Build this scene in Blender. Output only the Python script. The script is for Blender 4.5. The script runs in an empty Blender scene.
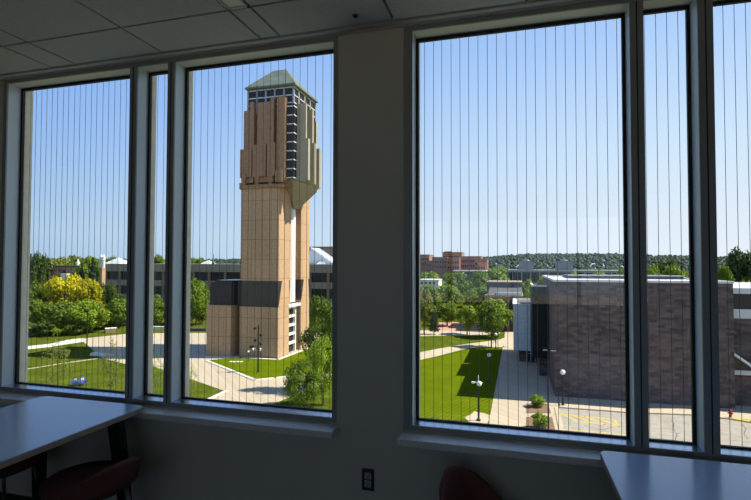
import bpy, math, random
import numpy as np
from mathutils import Vector, Matrix

# ------------------------------------------------------------------ camera, sky, sun, exposure
scn = bpy.context.scene
C = scn.collection
F, YAW, PIT, ROL = 488.7, 0.27773, 0.02811, 0.00204
CAM = Vector((0.0, -2.29, 1.5))
GZ = -14.5                                   # the campus ground, seen from an upper floor
fw = Vector((-math.sin(YAW)*math.cos(PIT), math.cos(YAW)*math.cos(PIT), math.sin(PIT)))
r0 = Vector((math.cos(YAW), math.sin(YAW), 0)); u0 = r0.cross(fw)
RT = math.cos(ROL)*r0 + math.sin(ROL)*u0
UP = -math.sin(ROL)*r0 + math.cos(ROL)*u0
cd = bpy.data.cameras.new('camera'); cam = bpy.data.objects.new('camera', cd); C.objects.link(cam)
cd.sensor_fit = 'HORIZONTAL'; cd.sensor_width = 36.0; cd.lens = F/751*36
cd.clip_start = 0.02; cd.clip_end = 6000
m = Matrix((RT, UP, -fw)).transposed().to_4x4(); m.translation = CAM
cam.matrix_world = m
scn.camera = cam

SUN_AZ, SUN_EL = math.radians(75), math.radians(50)     # azimuth clockwise from +Y
w = bpy.data.worlds.new('world'); scn.world = w; w.use_nodes = True
nt = w.node_tree; nt.nodes.clear()
# clear late-morning sky: deep blue away from the sun, paler towards it and towards the horizon
def lin(c): return [((v/255+.055)/1.055)**2.4 if v > 10 else v/255/12.92 for v in c]
geo = nt.nodes.new('ShaderNodeTexCoord'); nrm = nt.nodes.new('ShaderNodeVectorMath'); nrm.operation = 'NORMALIZE'
sxyz = nt.nodes.new('ShaderNodeSeparateXYZ'); nt.links.new(geo.outputs['Generated'], nrm.inputs[0]); nt.links.new(nrm.outputs[0], sxyz.inputs[0])
def skyramp(stops):
    r = nt.nodes.new('ShaderNodeValToRGB'); e = r.color_ramp.elements
    while len(e) < len(stops): e.new(.5)
    for q, (el, c) in zip(e, stops):
        q.position = max(0, math.sin(math.radians(el))); q.color = (*[v*SKY_GAIN for v in lin(c)], 1)
    nt.links.new(sxyz.outputs[2], r.inputs[0]); return r
SKY_GAIN = 0.60
away = skyramp([(0,(172,201,230)),(3,(180,207,234)),(12,(153,190,243)),(22,(128,172,240)),(45,(92,124,184)),(90,(64,90,140))])
near = skyramp([(0,(234,240,250)),(4,(229,237,249)),(12,(211,231,252)),(23,(178,208,252)),(45,(124,158,206)),(90,(64,90,140))])
dp = nt.nodes.new('ShaderNodeVectorMath'); dp.operation = 'DOT_PRODUCT'; dp.inputs[1].default_value = (math.sin(SUN_AZ), math.cos(SUN_AZ), 0)
nt.links.new(nrm.outputs[0], dp.inputs[0])
smr = nt.nodes.new('ShaderNodeMapRange'); smr.inputs['From Min'].default_value = -.62; smr.inputs['From Max'].default_value = .52
nt.links.new(dp.outputs['Value'], smr.inputs['Value'])
smx = nt.nodes.new('ShaderNodeMixRGB'); nt.links.new(smr.outputs[0], smx.inputs[0]); nt.links.new(away.outputs[0], smx.inputs[1]); nt.links.new(near.outputs[0], smx.inputs[2])
bg = nt.nodes.new('ShaderNodeBackground'); bg.inputs[1].default_value = 1.0
wo = nt.nodes.new('ShaderNodeOutputWorld')
nt.links.new(smx.outputs[0], bg.inputs[0]); nt.links.new(bg.outputs[0], wo.inputs[0])
sd = bpy.data.lights.new('sun', 'SUN'); sd.energy = 4.7; sd.angle = math.radians(0.53); sd.color = (1.0, 0.91, 0.76)
sun = bpy.data.objects.new('sun', sd); C.objects.link(sun)
sdir = Vector((math.cos(SUN_EL)*math.sin(SUN_AZ), math.cos(SUN_EL)*math.cos(SUN_AZ), math.sin(SUN_EL)))
sun.rotation_euler = sdir.to_track_quat('Z', 'Y').to_euler(); sun.location = (60, 20, 80)
vs = scn.view_settings
vs.view_transform = 'Standard'; vs.look = 'None'; vs.gamma = 1; vs.use_curve_mapping = False; vs.exposure = 1.0
cy = scn.cycles
cy.max_bounces = 10; cy.diffuse_bounces = 6; cy.transparent_max_bounces = 24; cy.use_denoising = True
cy.sample_clamp_indirect = 4.0

# ------------------------------------------------------------------ helpers
random.seed(7)
def ray(px, py):
    return RT*((px-375.5)/F) + UP*(-(py-250)/F) + fw
def G(px, py, z=GZ):                         # where a sight line meets a level z
    d = ray(px, py); return CAM + d*((z-CAM.z)/d.z)
def at(px, dist, z=GZ):                      # a point on the ground at a bearing and a distance
    d = ray(px, 262); n = math.hypot(d.x, d.y)
    return Vector((CAM.x+d.x/n*dist, CAM.y+d.y/n*dist, z))
def height(px, py, P):                       # level of a sight line over the ground point P
    d = ray(px, py); n = math.hypot(d.x, d.y); k = math.hypot(P.x-CAM.x, P.y-CAM.y)
    return CAM.z + d.z/n*k

class MB:
    def __init__(s): s.v = []; s.f = []; s.smooth = False
    def add(s, v, f):
        o = len(s.v); s.v += [tuple(p) for p in v]; s.f += [tuple(i+o for i in q) for q in f]; return s
    def box(s, x0, x1, y0, y1, z0, z1):
        x0, x1 = min(x0, x1), max(x0, x1); y0, y1 = min(y0, y1), max(y0, y1); z0, z1 = min(z0, z1), max(z0, z1)
        return s.add([(x0,y0,z0),(x1,y0,z0),(x1,y1,z0),(x0,y1,z0),(x0,y0,z1),(x1,y0,z1),(x1,y1,z1),(x0,y1,z1)],
                     [(0,3,2,1),(4,5,6,7),(0,1,5,4),(1,2,6,5),(2,3,7,6),(3,0,4,7)])
    def hexa(s, lo, hi):                     # two quads (lists of four points), lower and upper
        return s.add(list(lo)+list(hi), [(0,3,2,1),(4,5,6,7),(0,1,5,4),(1,2,6,5),(2,3,7,6),(3,0,4,7)])
    def prism(s, pts, z0, z1):
        n = len(pts)
        a = sum(pts[i][0]*pts[(i+1)%n][1]-pts[(i+1)%n][0]*pts[i][1] for i in range(n))
        if a < 0: pts = pts[::-1]
        v = [(p[0],p[1],z0) for p in pts]+[(p[0],p[1],z1) for p in pts]
        f = [tuple(range(n-1,-1,-1)), tuple(range(n,2*n))]+[(i,(i+1)%n,n+(i+1)%n,n+i) for i in range(n)]
        return s.add(v, f)
    def tube(s, pts, r, n=8, caps=True):
        pts = [Vector(p) for p in pts]; rs = r if isinstance(r, (list, tuple)) else [r]*len(pts)
        vs_ = []; f = []
        for i, p in enumerate(pts):
            t = (pts[min(i+1,len(pts)-1)]-pts[max(i-1,0)]).normalized()
            a = t.orthogonal().normalized() if abs(t.z) < .9 else Vector((1,0,0))
            a = (a - t*a.dot(t)).normalized(); b = t.cross(a)
            for k in range(n):
                q = 2*math.pi*k/n; vs_.append(p+(a*math.cos(q)+b*math.sin(q))*rs[i])
        for i in range(len(pts)-1):
            for k in range(n):
                f.append((i*n+k, i*n+(k+1)%n, (i+1)*n+(k+1)%n, (i+1)*n+k))
        if caps:
            f.append(tuple(range(n-1,-1,-1))); f.append(tuple((len(pts)-1)*n+k for k in range(n)))
        return s.add(vs_, f)
    def lathe(s, prof, c=(0,0,0), n=16):     # profile of (r, z)
        v = []; f = []
        for r, z in prof:
            for k in range(n):
                q = 2*math.pi*k/n; v.append((c[0]+r*math.cos(q), c[1]+r*math.sin(q), c[2]+z))
        for i in range(len(prof)-1):
            for k in range(n):
                f.append((i*n+k, i*n+(k+1)%n, (i+1)*n+(k+1)%n, (i+1)*n+k))
        f.append(tuple(range(n-1,-1,-1))); f.append(tuple((len(prof)-1)*n+k for k in range(n)))
        return s.add(v, f)
    def ball(s, c, r, n=12, sz=1.0):
        prof = [(max(1e-4, r*math.sin(math.pi*i/n)), -r*sz*math.cos(math.pi*i/n)) for i in range(n+1)]
        return s.lathe(prof, c, n+4)
    def mesh(s, name, m_, smooth=False):
        me = bpy.data.meshes.new(name); me.from_pydata(s.v, [], s.f); me.update()
        if m_: me.materials.append(m_)
        if smooth: me.polygons.foreach_set('use_smooth', [True]*len(me.polygons))
        return me
    def build(s, name, m_, parent=None, smooth=False, bevel=0):
        o = bpy.data.objects.new(name, s.mesh(name, m_, smooth)); C.objects.link(o)
        if parent: o.parent = parent
        if bevel:
            b = o.modifiers.new('bevel', 'BEVEL'); b.width = bevel; b.segments = 2; b.limit_method = 'ANGLE'
        return o
def empty(name, loc=(0,0,0), rz=0):
    o = bpy.data.objects.new(name, None); C.objects.link(o); o.location = loc; o.rotation_euler = (0,0,rz)
    o.empty_display_size = .2; return o
def tag(o, label=None, cat=None, group=None, kind=None):
    if label: o['label'] = label
    if cat: o['category'] = cat
    if group: o['group'] = group
    if kind: o['kind'] = kind
    return o
def struct(o): o['kind'] = 'structure'; return o
def copy_tree(o, parent=None):
    c = o.copy(); C.objects.link(c)
    if parent: c.parent = parent
    for ch in list(o.children): copy_tree(ch, c)
    return c

# ------------------------------------------------------------------ materials
def mat(name, col=(.5,.5,.5), rough=.6, metal=0.0, noise=0.0, nscale=5.0, bump=0.0, bscale=40.0, spec=None):
    m_ = bpy.data.materials.new(name); m_.use_nodes = True
    t = m_.node_tree; p = t.nodes['Principled BSDF']
    p.inputs['Base Color'].default_value = (*col, 1); p.inputs['Roughness'].default_value = rough
    p.inputs['Metallic'].default_value = metal
    if spec is not None: p.inputs['Specular IOR Level'].default_value = spec
    tc = t.nodes.new('ShaderNodeTexCoord')
    if noise:
        n = t.nodes.new('ShaderNodeTexNoise'); n.inputs['Scale'].default_value = nscale; n.inputs['Detail'].default_value = 6
        r = t.nodes.new('ShaderNodeValToRGB')
        r.color_ramp.elements[0].position = .3; r.color_ramp.elements[1].position = .7
        r.color_ramp.elements[0].color = (*[c*(1-noise) for c in col], 1)
        r.color_ramp.elements[1].color = (*[min(1, c*(1+noise)) for c in col], 1)
        t.links.new(tc.outputs['Object'], n.inputs['Vector']); t.links.new(n.outputs['Fac'], r.inputs['Fac'])
        t.links.new(r.outputs['Color'], p.inputs['Base Color'])
    if bump:
        n2 = t.nodes.new('ShaderNodeTexNoise'); n2.inputs['Scale'].default_value = bscale; n2.inputs['Detail'].default_value = 4
        b = t.nodes.new('ShaderNodeBump'); b.inputs['Strength'].default_value = bump; b.inputs['Distance'].default_value = .02
        t.links.new(tc.outputs['Object'], n2.inputs['Vector']); t.links.new(n2.outputs['Fac'], b.inputs['Height'])
        t.links.new(b.outputs['Normal'], p.inputs['Normal'])
    return m_
def brick(name, c1, c2, mortar, bw, bh, msize=.02, rough=.85, offset=.5, mix=None, bias=0.0):
    m_ = bpy.data.materials.new(name); m_.use_nodes = True
    t = m_.node_tree; p = t.nodes['Principled BSDF']; p.inputs['Roughness'].default_value = rough
    tc = t.nodes.new('ShaderNodeTexCoord'); sp = t.nodes.new('ShaderNodeSeparateXYZ'); cb = t.nodes.new('ShaderNodeCombineXYZ')
    ad = t.nodes.new('ShaderNodeMath'); ad.operation = 'ADD'
    t.links.new(tc.outputs['Object'], sp.inputs[0]); t.links.new(sp.outputs[0], ad.inputs[0]); t.links.new(sp.outputs[1], ad.inputs[1])
    t.links.new(ad.outputs[0], cb.inputs[0]); t.links.new(sp.outputs[2], cb.inputs[1])
    b = t.nodes.new('ShaderNodeTexBrick'); b.offset = offset
    b.inputs['Color1'].default_value = (*c1,1); b.inputs['Color2'].default_value = (*c2,1); b.inputs['Mortar'].default_value = (*mortar,1)
    b.inputs['Scale'].default_value = 1; b.inputs['Brick Width'].default_value = bw; b.inputs['Row Height'].default_value = bh
    b.inputs['Mortar Size'].default_value = msize; b.inputs['Bias'].default_value = bias
    t.links.new(cb.outputs[0], b.inputs['Vector'])
    n = t.nodes.new('ShaderNodeTexNoise'); n.inputs['Scale'].default_value = 2.5; n.inputs['Detail'].default_value = 8
    t.links.new(cb.outputs[0], n.inputs['Vector'])
    mx = t.nodes.new('ShaderNodeMixRGB'); mx.blend_type = 'OVERLAY'; mx.inputs[0].default_value = .35
    t.links.new(b.outputs['Color'], mx.inputs[1]); t.links.new(n.outputs['Fac'], mx.inputs[2])
    t.links.new(mx.outputs[0], p.inputs['Base Color'])
    return m_
def leafmat(name, c1, c2, trans=.35):
    m_ = bpy.data.materials.new(name); m_.use_nodes = True
    t = m_.node_tree; p = t.nodes['Principled BSDF']; out = t.nodes['Material Output']
    p.inputs['Roughness'].default_value = .55; p.inputs['Specular IOR Level'].default_value = .3
    tc = t.nodes.new('ShaderNodeTexCoord'); n = t.nodes.new('ShaderNodeTexNoise'); n.inputs['Scale'].default_value = 9; n.inputs['Detail'].default_value = 5
    oi = t.nodes.new('ShaderNodeObjectInfo')
    a = t.nodes.new('ShaderNodeMath'); a.operation = 'MULTIPLY_ADD'; a.inputs[1].default_value = .5; 
    r = t.nodes.new('ShaderNodeValToRGB'); r.color_ramp.elements[0].color = (*c1,1); r.color_ramp.elements[1].color = (*c2,1)
    r.color_ramp.elements[0].position = .25; r.color_ramp.elements[1].position = .95
    t.links.new(tc.outputs['Object'], n.inputs['Vector']); t.links.new(oi.outputs['Random'], a.inputs[0]); t.links.new(n.outputs['Fac'], a.inputs[2])
    t.links.new(a.outputs[0], r.inputs['Fac']); t.links.new(r.outputs['Color'], p.inputs['Base Color'])
    tr = t.nodes.new('ShaderNodeBsdfTranslucent'); mx = t.nodes.new('ShaderNodeMixShader'); mx.inputs[0].default_value = trans
    t.links.new(r.outputs['Color'], tr.inputs['Color']); t.links.new(p.outputs[0], mx.inputs[1]); t.links.new(tr.outputs[0], mx.inputs[2])
    t.links.new(mx.outputs[0], out.inputs['Surface'])
    return m_
def grassmat(name, c1, c2, stripe=0.0, ang=0.0, sscale=1.0):
    m_ = bpy.data.materials.new(name); m_.use_nodes = True
    t = m_.node_tree; p = t.nodes['Principled BSDF']; p.inputs['Roughness'].default_value = 1; p.inputs['Specular IOR Level'].default_value = 0
    tc = t.nodes.new('ShaderNodeTexCoord')
    n = t.nodes.new('ShaderNodeTexNoise'); n.inputs['Scale'].default_value = .35; n.inputs['Detail'].default_value = 10; n.inputs['Roughness'].default_value = .7
    r = t.nodes.new('ShaderNodeValToRGB'); r.color_ramp.elements[0].color = (*c1,1); r.color_ramp.elements[1].color = (*c2,1)
    r.color_ramp.elements[0].position = .32; r.color_ramp.elements[1].position = .68
    t.links.new(tc.outputs['Object'], n.inputs['Vector']); t.links.new(n.outputs['Fac'], r.inputs['Fac'])
    last = r.outputs['Color']
    if stripe:
        mp = t.nodes.new('ShaderNodeMapping'); mp.inputs['Rotation'].default_value = (0,0,ang)
        wv = t.nodes.new('ShaderNodeTexWave'); wv.inputs['Scale'].default_value = sscale; wv.inputs['Distortion'].default_value = .6
        mr = t.nodes.new('ShaderNodeMapRange'); mr.inputs['To Min'].default_value = 1-stripe; mr.inputs['To Max'].default_value = 1+stripe
        mm = t.nodes.new('ShaderNodeMixRGB'); mm.blend_type = 'MULTIPLY'; mm.inputs[0].default_value = 1
        t.links.new(tc.outputs['Object'], mp.inputs[0]); t.links.new(mp.outputs[0], wv.inputs['Vector']); t.links.new(wv.outputs['Fac'], mr.inputs['Value'])
        t.links.new(last, mm.inputs[1]); t.links.new(mr.outputs[0], mm.inputs[2]); last = mm.outputs[0]
    t.links.new(last, p.inputs['Base Color'])
    n2 = t.nodes.new('ShaderNodeTexNoise'); n2.inputs['Scale'].default_value = 6; n2.inputs['Detail'].default_value = 6
    b = t.nodes.new('ShaderNodeBump'); b.inputs['Strength'].default_value = .5; b.inputs['Distance'].default_value = .08
    t.links.new(tc.outputs['Object'], n2.inputs['Vector']); t.links.new(n2.outputs['Fac'], b.inputs['Height']); t.links.new(b.outputs['Normal'], p.inputs['Normal'])
    return m_
def glassmat(name, tint=(.93,.95,.95)):
    m_ = bpy.data.materials.new(name); m_.use_nodes = True
    t = m_.node_tree; t.nodes.remove(t.nodes['Principled BSDF']); out = t.nodes['Material Output']
    tr = t.nodes.new('ShaderNodeBsdfTransparent'); tr.inputs[0].default_value = (*tint,1)
    gl = t.nodes.new('ShaderNodeBsdfGlossy'); gl.inputs['Roughness'].default_value = .0
    fr = t.nodes.new('ShaderNodeFresnel'); 
    ge = t.nodes.new('ShaderNodeNewGeometry'); mr = t.nodes.new('ShaderNodeMapRange')   # the same reflectance on both faces of the thin pane
    mr.inputs['To Min'].default_value = 1.45; mr.inputs['To Max'].default_value = 1/1.45
    t.links.new(ge.outputs['Backfacing'], mr.inputs['Value']); t.links.new(mr.outputs[0], fr.inputs[0])
    mx = t.nodes.new('ShaderNodeMixShader')
    t.links.new(fr.outputs[0], mx.inputs[0]); t.links.new(tr.outputs[0], mx.inputs[1]); t.links.new(gl.outputs[0], mx.inputs[2])
    t.links.new(mx.outputs[0], out.inputs['Surface'])
    return m_

M = dict(
 wall=mat('painted_wall', (.56,.55,.49), .7, noise=.03, nscale=3, bump=.15, bscale=220),
 ceiling=mat('acoustic_tile', (.55,.53,.51), .95, noise=.10, nscale=160, bump=.4, bscale=300),
 grid=mat('tile_reveal', (.06,.06,.055), .8),
 trim=mat('ceiling_trim', (.5,.5,.47), .5),
 carpet=mat('carpet', (.12,.12,.13), .95, noise=.4, nscale=60),
 frame=mat('anodised_frame', (.27,.28,.28), .38, metal=.0, noise=.04, nscale=60),
 reveal=mat('sky_lit_reveal', (.74,.83,.93), .35),  # blue skylight put into the colour of jambs and mullion sides
 soffit=mat('ground_lit_soffit', (.74,.70,.58), .5),  # warm bounce from the ground put into the head colour
 ledge=mat('anodised_ledge', (.50,.58,.70), .24, metal=.75),
 rubber=mat('black_gasket', (.012,.012,.014), .6),
 stool=mat('solid_surface_sill', (.70,.71,.70), .28, noise=.05, nscale=80),
 ext=mat('precast_reveal', (.78,.70,.56), .8, noise=.1, nscale=20),
 cord=mat('dark_cord', (.17,.125,.075), .7),
 glass=glassmat('window_glass'),
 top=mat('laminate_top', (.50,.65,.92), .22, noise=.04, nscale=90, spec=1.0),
 edge=mat('plywood_edge', (.30,.23,.16), .6, noise=.15, nscale=30),
 blackmetal=mat('black_powder_coat', (.012,.012,.013), .45),
 fabric=mat('burgundy_fabric', (.165,.055,.050), .85, noise=.15, nscale=150, bump=.3, bscale=400),
 steel=mat('grey_steel', (.33,.34,.36), .35, metal=.8),
 plate=mat('dark_outlet_plate', (.03,.03,.032), .4), socket=mat('grey_socket', (.40,.40,.42), .45), slot=mat('slot_black', (.004,.004,.004), .6),
 diffuser=mat('light_diffuser', (.8,.79,.75), .4),
 lawn=grassmat('lawn_grass', (.040,.066,.007), (.118,.142,.014)),
 mown=grassmat('mown_lawn', (.078,.116,.003), (.122,.158,.005), .2, .35, .55),
 meadow=grassmat('rough_grass', (.09,.14,.014), (.24,.28,.04)),
 concrete=mat('pale_concrete', (.48,.40,.29), .9, noise=.10, nscale=.8),
 paver=brick('pale_pavers', (.48,.40,.29), (.44,.37,.27), (.36,.30,.22), 2.4, 2.4, .03, offset=0),
 redpave=mat('red_brick_paving', (.55,.27,.19), .9, noise=.15, nscale=2),
 kerb=mat('kerb_concrete', (.72,.68,.60), .85, noise=.08, nscale=2),
 asphalt=mat('worn_asphalt', (.33,.30,.26), .9, noise=.12, nscale=1.2),
 crack=mat('tar_crack', (.07,.07,.07), .8),
 yellow=mat('yellow_road_paint', (.75,.50,.03), .7, noise=.12, nscale=4),
 mulch=mat('brown_mulch', (.20,.12,.075), .95, noise=.4, nscale=8),
 towerbrick=brick('tan_panel_brick', (.48,.305,.175), (.425,.27,.155), (.19,.12,.08), 1.85, 3.35, .035, offset=0),
 finbrick=brick('tan_fin_brick', (.34,.20,.115), (.275,.16,.092), (.2,.125,.075), .6, .2, .012),
 stone=mat('grey_limestone', (.32,.29,.21), .8, noise=.08, nscale=1),
 white=mat('white_metal', (.78,.78,.76), .5), darkglass=mat('dark_glazing', (.022,.022,.024), .25, spec=.3),
 bandglass=mat('bronze_glazing', (.035,.028,.024), .3, noise=.3, nscale=.4),
 copper=mat('green_copper', (.12,.155,.13), .75, noise=.22, nscale=.8),
 bluecol=mat('shade_side_column', (.26,.29,.33), .5),  # blue skylight put into the colour of the columns on the shaded sides
 darkbrick=brick('purple_brown_block', (.150,.104,.092), (.041,.035,.041), (.05,.04,.04), .85, .30, .006, bias=-.1),
 coping=mat('metal_coping', (.62,.63,.64), .4), roof=mat('pale_roof_membrane', (.55,.55,.54), .9, noise=.06, nscale=.5), darkroof=mat('dark_roof', (.10,.10,.105), .9, noise=.15, nscale=.6),
 whitepanel=brick('pale_zinc_panel', (.58,.63,.68), (.55,.60,.65), (.42,.45,.48), 1.6, 2.4, .03, offset=0),
 blackpanel=brick('black_panel', (.010,.010,.011), (.013,.013,.015), (.006,.006,.006), .5, 14, .02, offset=0),
 tanconc=mat('tan_concrete', (.30,.245,.18), .9, noise=.08, nscale=.5),
 orangebrick=brick('orange_brick', (.38,.165,.105), (.33,.14,.09), (.3,.17,.12), 1.2, .5, .02),
 brownbrick=brick('brown_brick', (.27,.175,.12), (.23,.15,.105), (.2,.14,.1), 1, .4, .02),
 greywall=mat('grey_cladding', (.26,.28,.30), .7, noise=.08, nscale=.5),
 skylight=mat('pale_glass_roof', (.55,.64,.68), .15, noise=.05, nscale=2),
 blackpole=mat('black_pole', (.012,.012,.013), .5), globe=mat('white_globe', (.85,.85,.84), .3), lampgrey=mat('lamp_grey', (.16,.18,.21), .4),
 bluechair=mat('blue_painted_wood', (.03,.075,.33), .5), maize=mat('yellow_emblem', (.85,.62,.04), .5),
 hydrant=mat('red_hydrant', (.35,.03,.025), .5), bark=mat('bark', (.10,.075,.055), .95, noise=.3, nscale=12),
 green=leafmat('green_leaves', (.055,.105,.008), (.19,.28,.018)), bright=leafmat('bright_leaves', (.10,.19,.008), (.28,.38,.022)),
 dark=leafmat('dark_leaves', (.020,.048,.010), (.075,.125,.020)), yellowleaf=leafmat('yellow_green_leaves', (.28,.29,.004), (.58,.52,.010)),
 conifer=leafmat('needles', (.010,.026,.014), (.030,.055,.026), .1), olive=leafmat('olive_leaves', (.11,.15,.022), (.26,.29,.05)),
 plum=leafmat('plum_leaves', (.05,.045,.03), (.11,.085,.05)), hill=leafmat('hazed_leaves', (.045,.085,.056), (.075,.122,.068), .45),  # hill leaves muted towards blue, distance haze put into their colour
)

# ------------------------------------------------------------------ the room
RX0, RX1, RY0, CZ = -5.2, 4.2, -6.5, 2.66
WT = .15                                            # wall depth outside the frames
W1 = (-3.085, -.850); W2 = (-.512, 1.80)            # outer frame edges
ZB, ZT = .715, 2.655                                # outer frame bottom and top
b = MB()
for x0, x1 in ((RX0-.2, W1[0]), (W1[1], W2[0]), (W2[1], RX1+.2)): b.box(x0, x1, 0, WT, -.1, CZ+.2)
for x0, x1 in (W1, W2): b.box(x0, x1, 0, WT, -.1, ZB); b.box(x0, x1, 0, WT, ZT, CZ+.2)
struct(b.build('wall_front', M['wall']))
struct(MB().box(RX0-.2, RX0, RY0-.2, 0, -.1, CZ+.2).build('wall_left', M['wall']))
struct(MB().box(RX1, RX1+.2, RY0-.2, 0, -.1, CZ+.2).build('wall_right', M['wall']))
b = MB(); BW0, BW1, BZ0, BZ1 = -3.4, 2.2, .75, 2.35        # window band added behind the camera to brighten the room
b.box(RX0, BW0, RY0-.2, RY0, -.1, CZ+.2); b.box(BW1, RX1, RY0-.2, RY0, -.1, CZ+.2); b.box(BW0, BW1, RY0-.2, RY0, -.1, BZ0); b.box(BW0, BW1, RY0-.2, RY0, BZ1, CZ+.2)
struct(b.build('wall_back', M['wall']))
w3 = struct(empty('window_3', ((BW0+BW1)/2, RY0-.1, BZ0))); b = MB(); hw, hh = (BW1-BW0)/2, BZ1-BZ0
for k in range(6):
    x = -hw+.03+k*(2*hw-.06)/5; b.box(x-.03, x+.03, -.05, .05, 0, hh)
for k in range(5):
    x0, x1 = -hw+.06+k*(2*hw-.06)/5, -hw+(k+1)*(2*hw-.06)/5; b.box(x0, x1, -.05, .05, 0, .05); b.box(x0, x1, -.05, .05, hh-.05, hh)
b.build('window_frame', M['frame'], w3); MB().box(-hw, hw, -.004, .004, 0, hh).build('glass_pane', M['glass'], w3)
# unseen ledge added outside above the windows to keep direct sun off the tables
struct(MB().box(RX0-3, RX1+3, .15, .68, 2.95, 3.10).build('added_sun_ledge', M['ext']))
struct(MB().box(RX0, RX1, RY0, 0, -.12, 0).build('floor', M['carpet']))
xs = [RX0, -4.44, -3.83, -3.24, -2.635, -2.455, -1.86, -1.255, -1.145, -.55, .055, .66, 1.27, 1.88, 2.06, 2.66, 3.27, RX1]
ys = [RY0, -6.45, -5.84, -5.23, -4.62, -4.01, -3.40, -2.79, -2.18, -1.57, -.96, -.35, -.056]
c = MB(); g = .0065
for i in range(len(xs)-1):
    for j in range(len(ys)-1):
        if xs[i] == -1.255 and j == len(ys)-3: continue        # the slot light sits here
        c.box(xs[i]+g, xs[i+1]-g, ys[j]+g, ys[j+1]-g, CZ, CZ+.018)
ce = struct(c.build('ceiling', M['ceiling']))
MB().box(RX0, RX1, RY0, 0, CZ+.018, CZ+.1).build('ceiling_grid', M['grid'], ce)
t = MB(); t.box(RX0, RX1, -.050, -.022, CZ-.006, CZ+.018); t.box(RX0, RX1, -.016, 0, CZ-.012, CZ+.018)
struct(t.build('trim_1', M['trim']))
struct(MB().box(RX0, RX1, -.012, 0, 0, .1).build('baseboard_front', M['rubber']))

# slot light and sprinkler cap in the ceiling
L = empty('ceiling_light', (-1.2, -.655, CZ-.004)); tag(L, 'narrow unlit slot light recessed between ceiling tiles', 'light')
f = MB()
for a in (-1, 1): f.box(a*.050-.004*0, a*.041, -.30, .30, 0, .022)
f.box(-.05, .05, .288, .30, 0, .022); f.box(-.05, .05, -.30, -.288, 0, .022); f.build('light_frame', M['trim'], L)
MB().box(-.041, .041, -.288, .288, .006, .014).build('diffuser', M['diffuser'], L)
sp = empty('sprinkler_cap', (-.71, -.152, CZ)); tag(sp, 'small dark round sprinkler cap on the ceiling tile above the wall pier', 'sprinkler')
MB().lathe([(.014,0),(.014,-.004),(.009,-.007)], n=16).build('cap_plate', M['grid'], sp); MB().lathe([(.006,-.005),(.006,-.012),(.003,-.014)], n=12).build('deflector', M['rubber'], sp)

def window(n, X0, X1, panes, fl, fr):
    root = struct(empty('window_%d' % n, ((X0+X1)/2, 0, ZB)))
    ox, oz = (X0+X1)/2, ZB
    def bl(mb, name, m_, **k):
        mb.v = [(x-ox, y, z-oz) for x, y, z in mb.v]; return mb.build(name, m_, root, **k)
    hz, bz = 2.625, .738                           # inner edges of head and sill
    f_ = MB(); f_.box(X0, X0+fl, -.004, .006, ZB, ZT); f_.box(X1-fr, X1, -.004, .006, ZB, ZT)
    f_.box(X0+fl, X1-fr, -.004, .006, hz, ZT); f_.box(X0+fl, X1-fr, -.004, .006, ZB, bz)
    bl(f_, 'window_frame', M['frame'])
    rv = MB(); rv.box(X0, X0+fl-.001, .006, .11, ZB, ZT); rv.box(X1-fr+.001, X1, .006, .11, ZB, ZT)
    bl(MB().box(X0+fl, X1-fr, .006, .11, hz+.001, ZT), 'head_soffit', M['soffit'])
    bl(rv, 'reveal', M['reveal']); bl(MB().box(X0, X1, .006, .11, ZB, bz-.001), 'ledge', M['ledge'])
    for (a0, a1), (b0, b1) in zip(panes[:-1], panes[1:]):
        mb = MB(); mb.box(a1, b0, -.004, .006, bz, hz); mm = (a1+b0)/2
        o = bl(mb, 'mullion', M['frame'])
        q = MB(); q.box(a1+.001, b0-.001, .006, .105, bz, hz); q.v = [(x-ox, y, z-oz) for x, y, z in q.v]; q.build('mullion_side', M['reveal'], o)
        gr = MB(); gr.box(mm-.0025, mm+.0025, -.0055, -.004, bz, hz); gr.v = [(x-ox, y, z-oz) for x, y, z in gr.v]; gr.build('joint', M['rubber'], o)
        e_ = MB(); e_.box(a1+.004, b0+.006, .112, .150, bz-.02, hz+.02); e_.v = [(x-ox, y, z-oz) for x, y, z in e_.v]; e_.build('outer_cap', M['ext'], o)
    e_ = MB(); e_.box(X0-.02, panes[0][0]+.006, .112, .165, ZB, ZT); e_.box(panes[-1][1]-.004, X1+.02, .112, .165, ZB, ZT)
    bl(e_, 'outer_reveal', M['ext'])
    for a0, a1 in panes:
        gk = MB(); k = .013
        gk.box(a0, a0+k, .088, .104, bz, hz); gk.box(a1-k, a1, .088, .104, bz, hz)
        gk.box(a0+k, a1-k, .088, .104, bz, bz+.006); gk.box(a0+k, a1-k, .088, .104, hz-.016, hz)
        bl(gk, 'gasket', M['rubber'])
        pn = MB(); pn.box(a0+.004, a1-.004, .095, .101, bz+.002, hz-.002)
        bl(pn, 'glass_pane', M['glass'])
        x = a0+.035
        while x < a1-.012:
            j = random.uniform(-.0015, .0015)
            cd_ = MB(); cd_.tube([(x+j, .128, bz-.03), (x+j+random.uniform(-.002,.002), .128, hz+.03)], .0012, 6)
            bl(cd_, 'cord', M['cord']); x += .0445
    si = MB(); si.box(X0-.006, X1+.020, -.118, -.001, ZB-.038, ZB-.006); bl(si, 'window_sill', M['stool'], bevel=.004)
    return root
S = 2.29
window(1, W1[0], W1[1], [(-1.335*S,-.9264*S),(-.9053*S,-.8142*S),(-.7942*S,-.3818*S)], -1.335*S-W1[0], W1[1]+.3818*S)
window(2, W2[0], W2[1], [(-.2050*S,.2092*S),(.2325*S,.3206*S),(.3450*S,.757*S)], -.2050*S-W2[0], W2[1]-.757*S)

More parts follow.
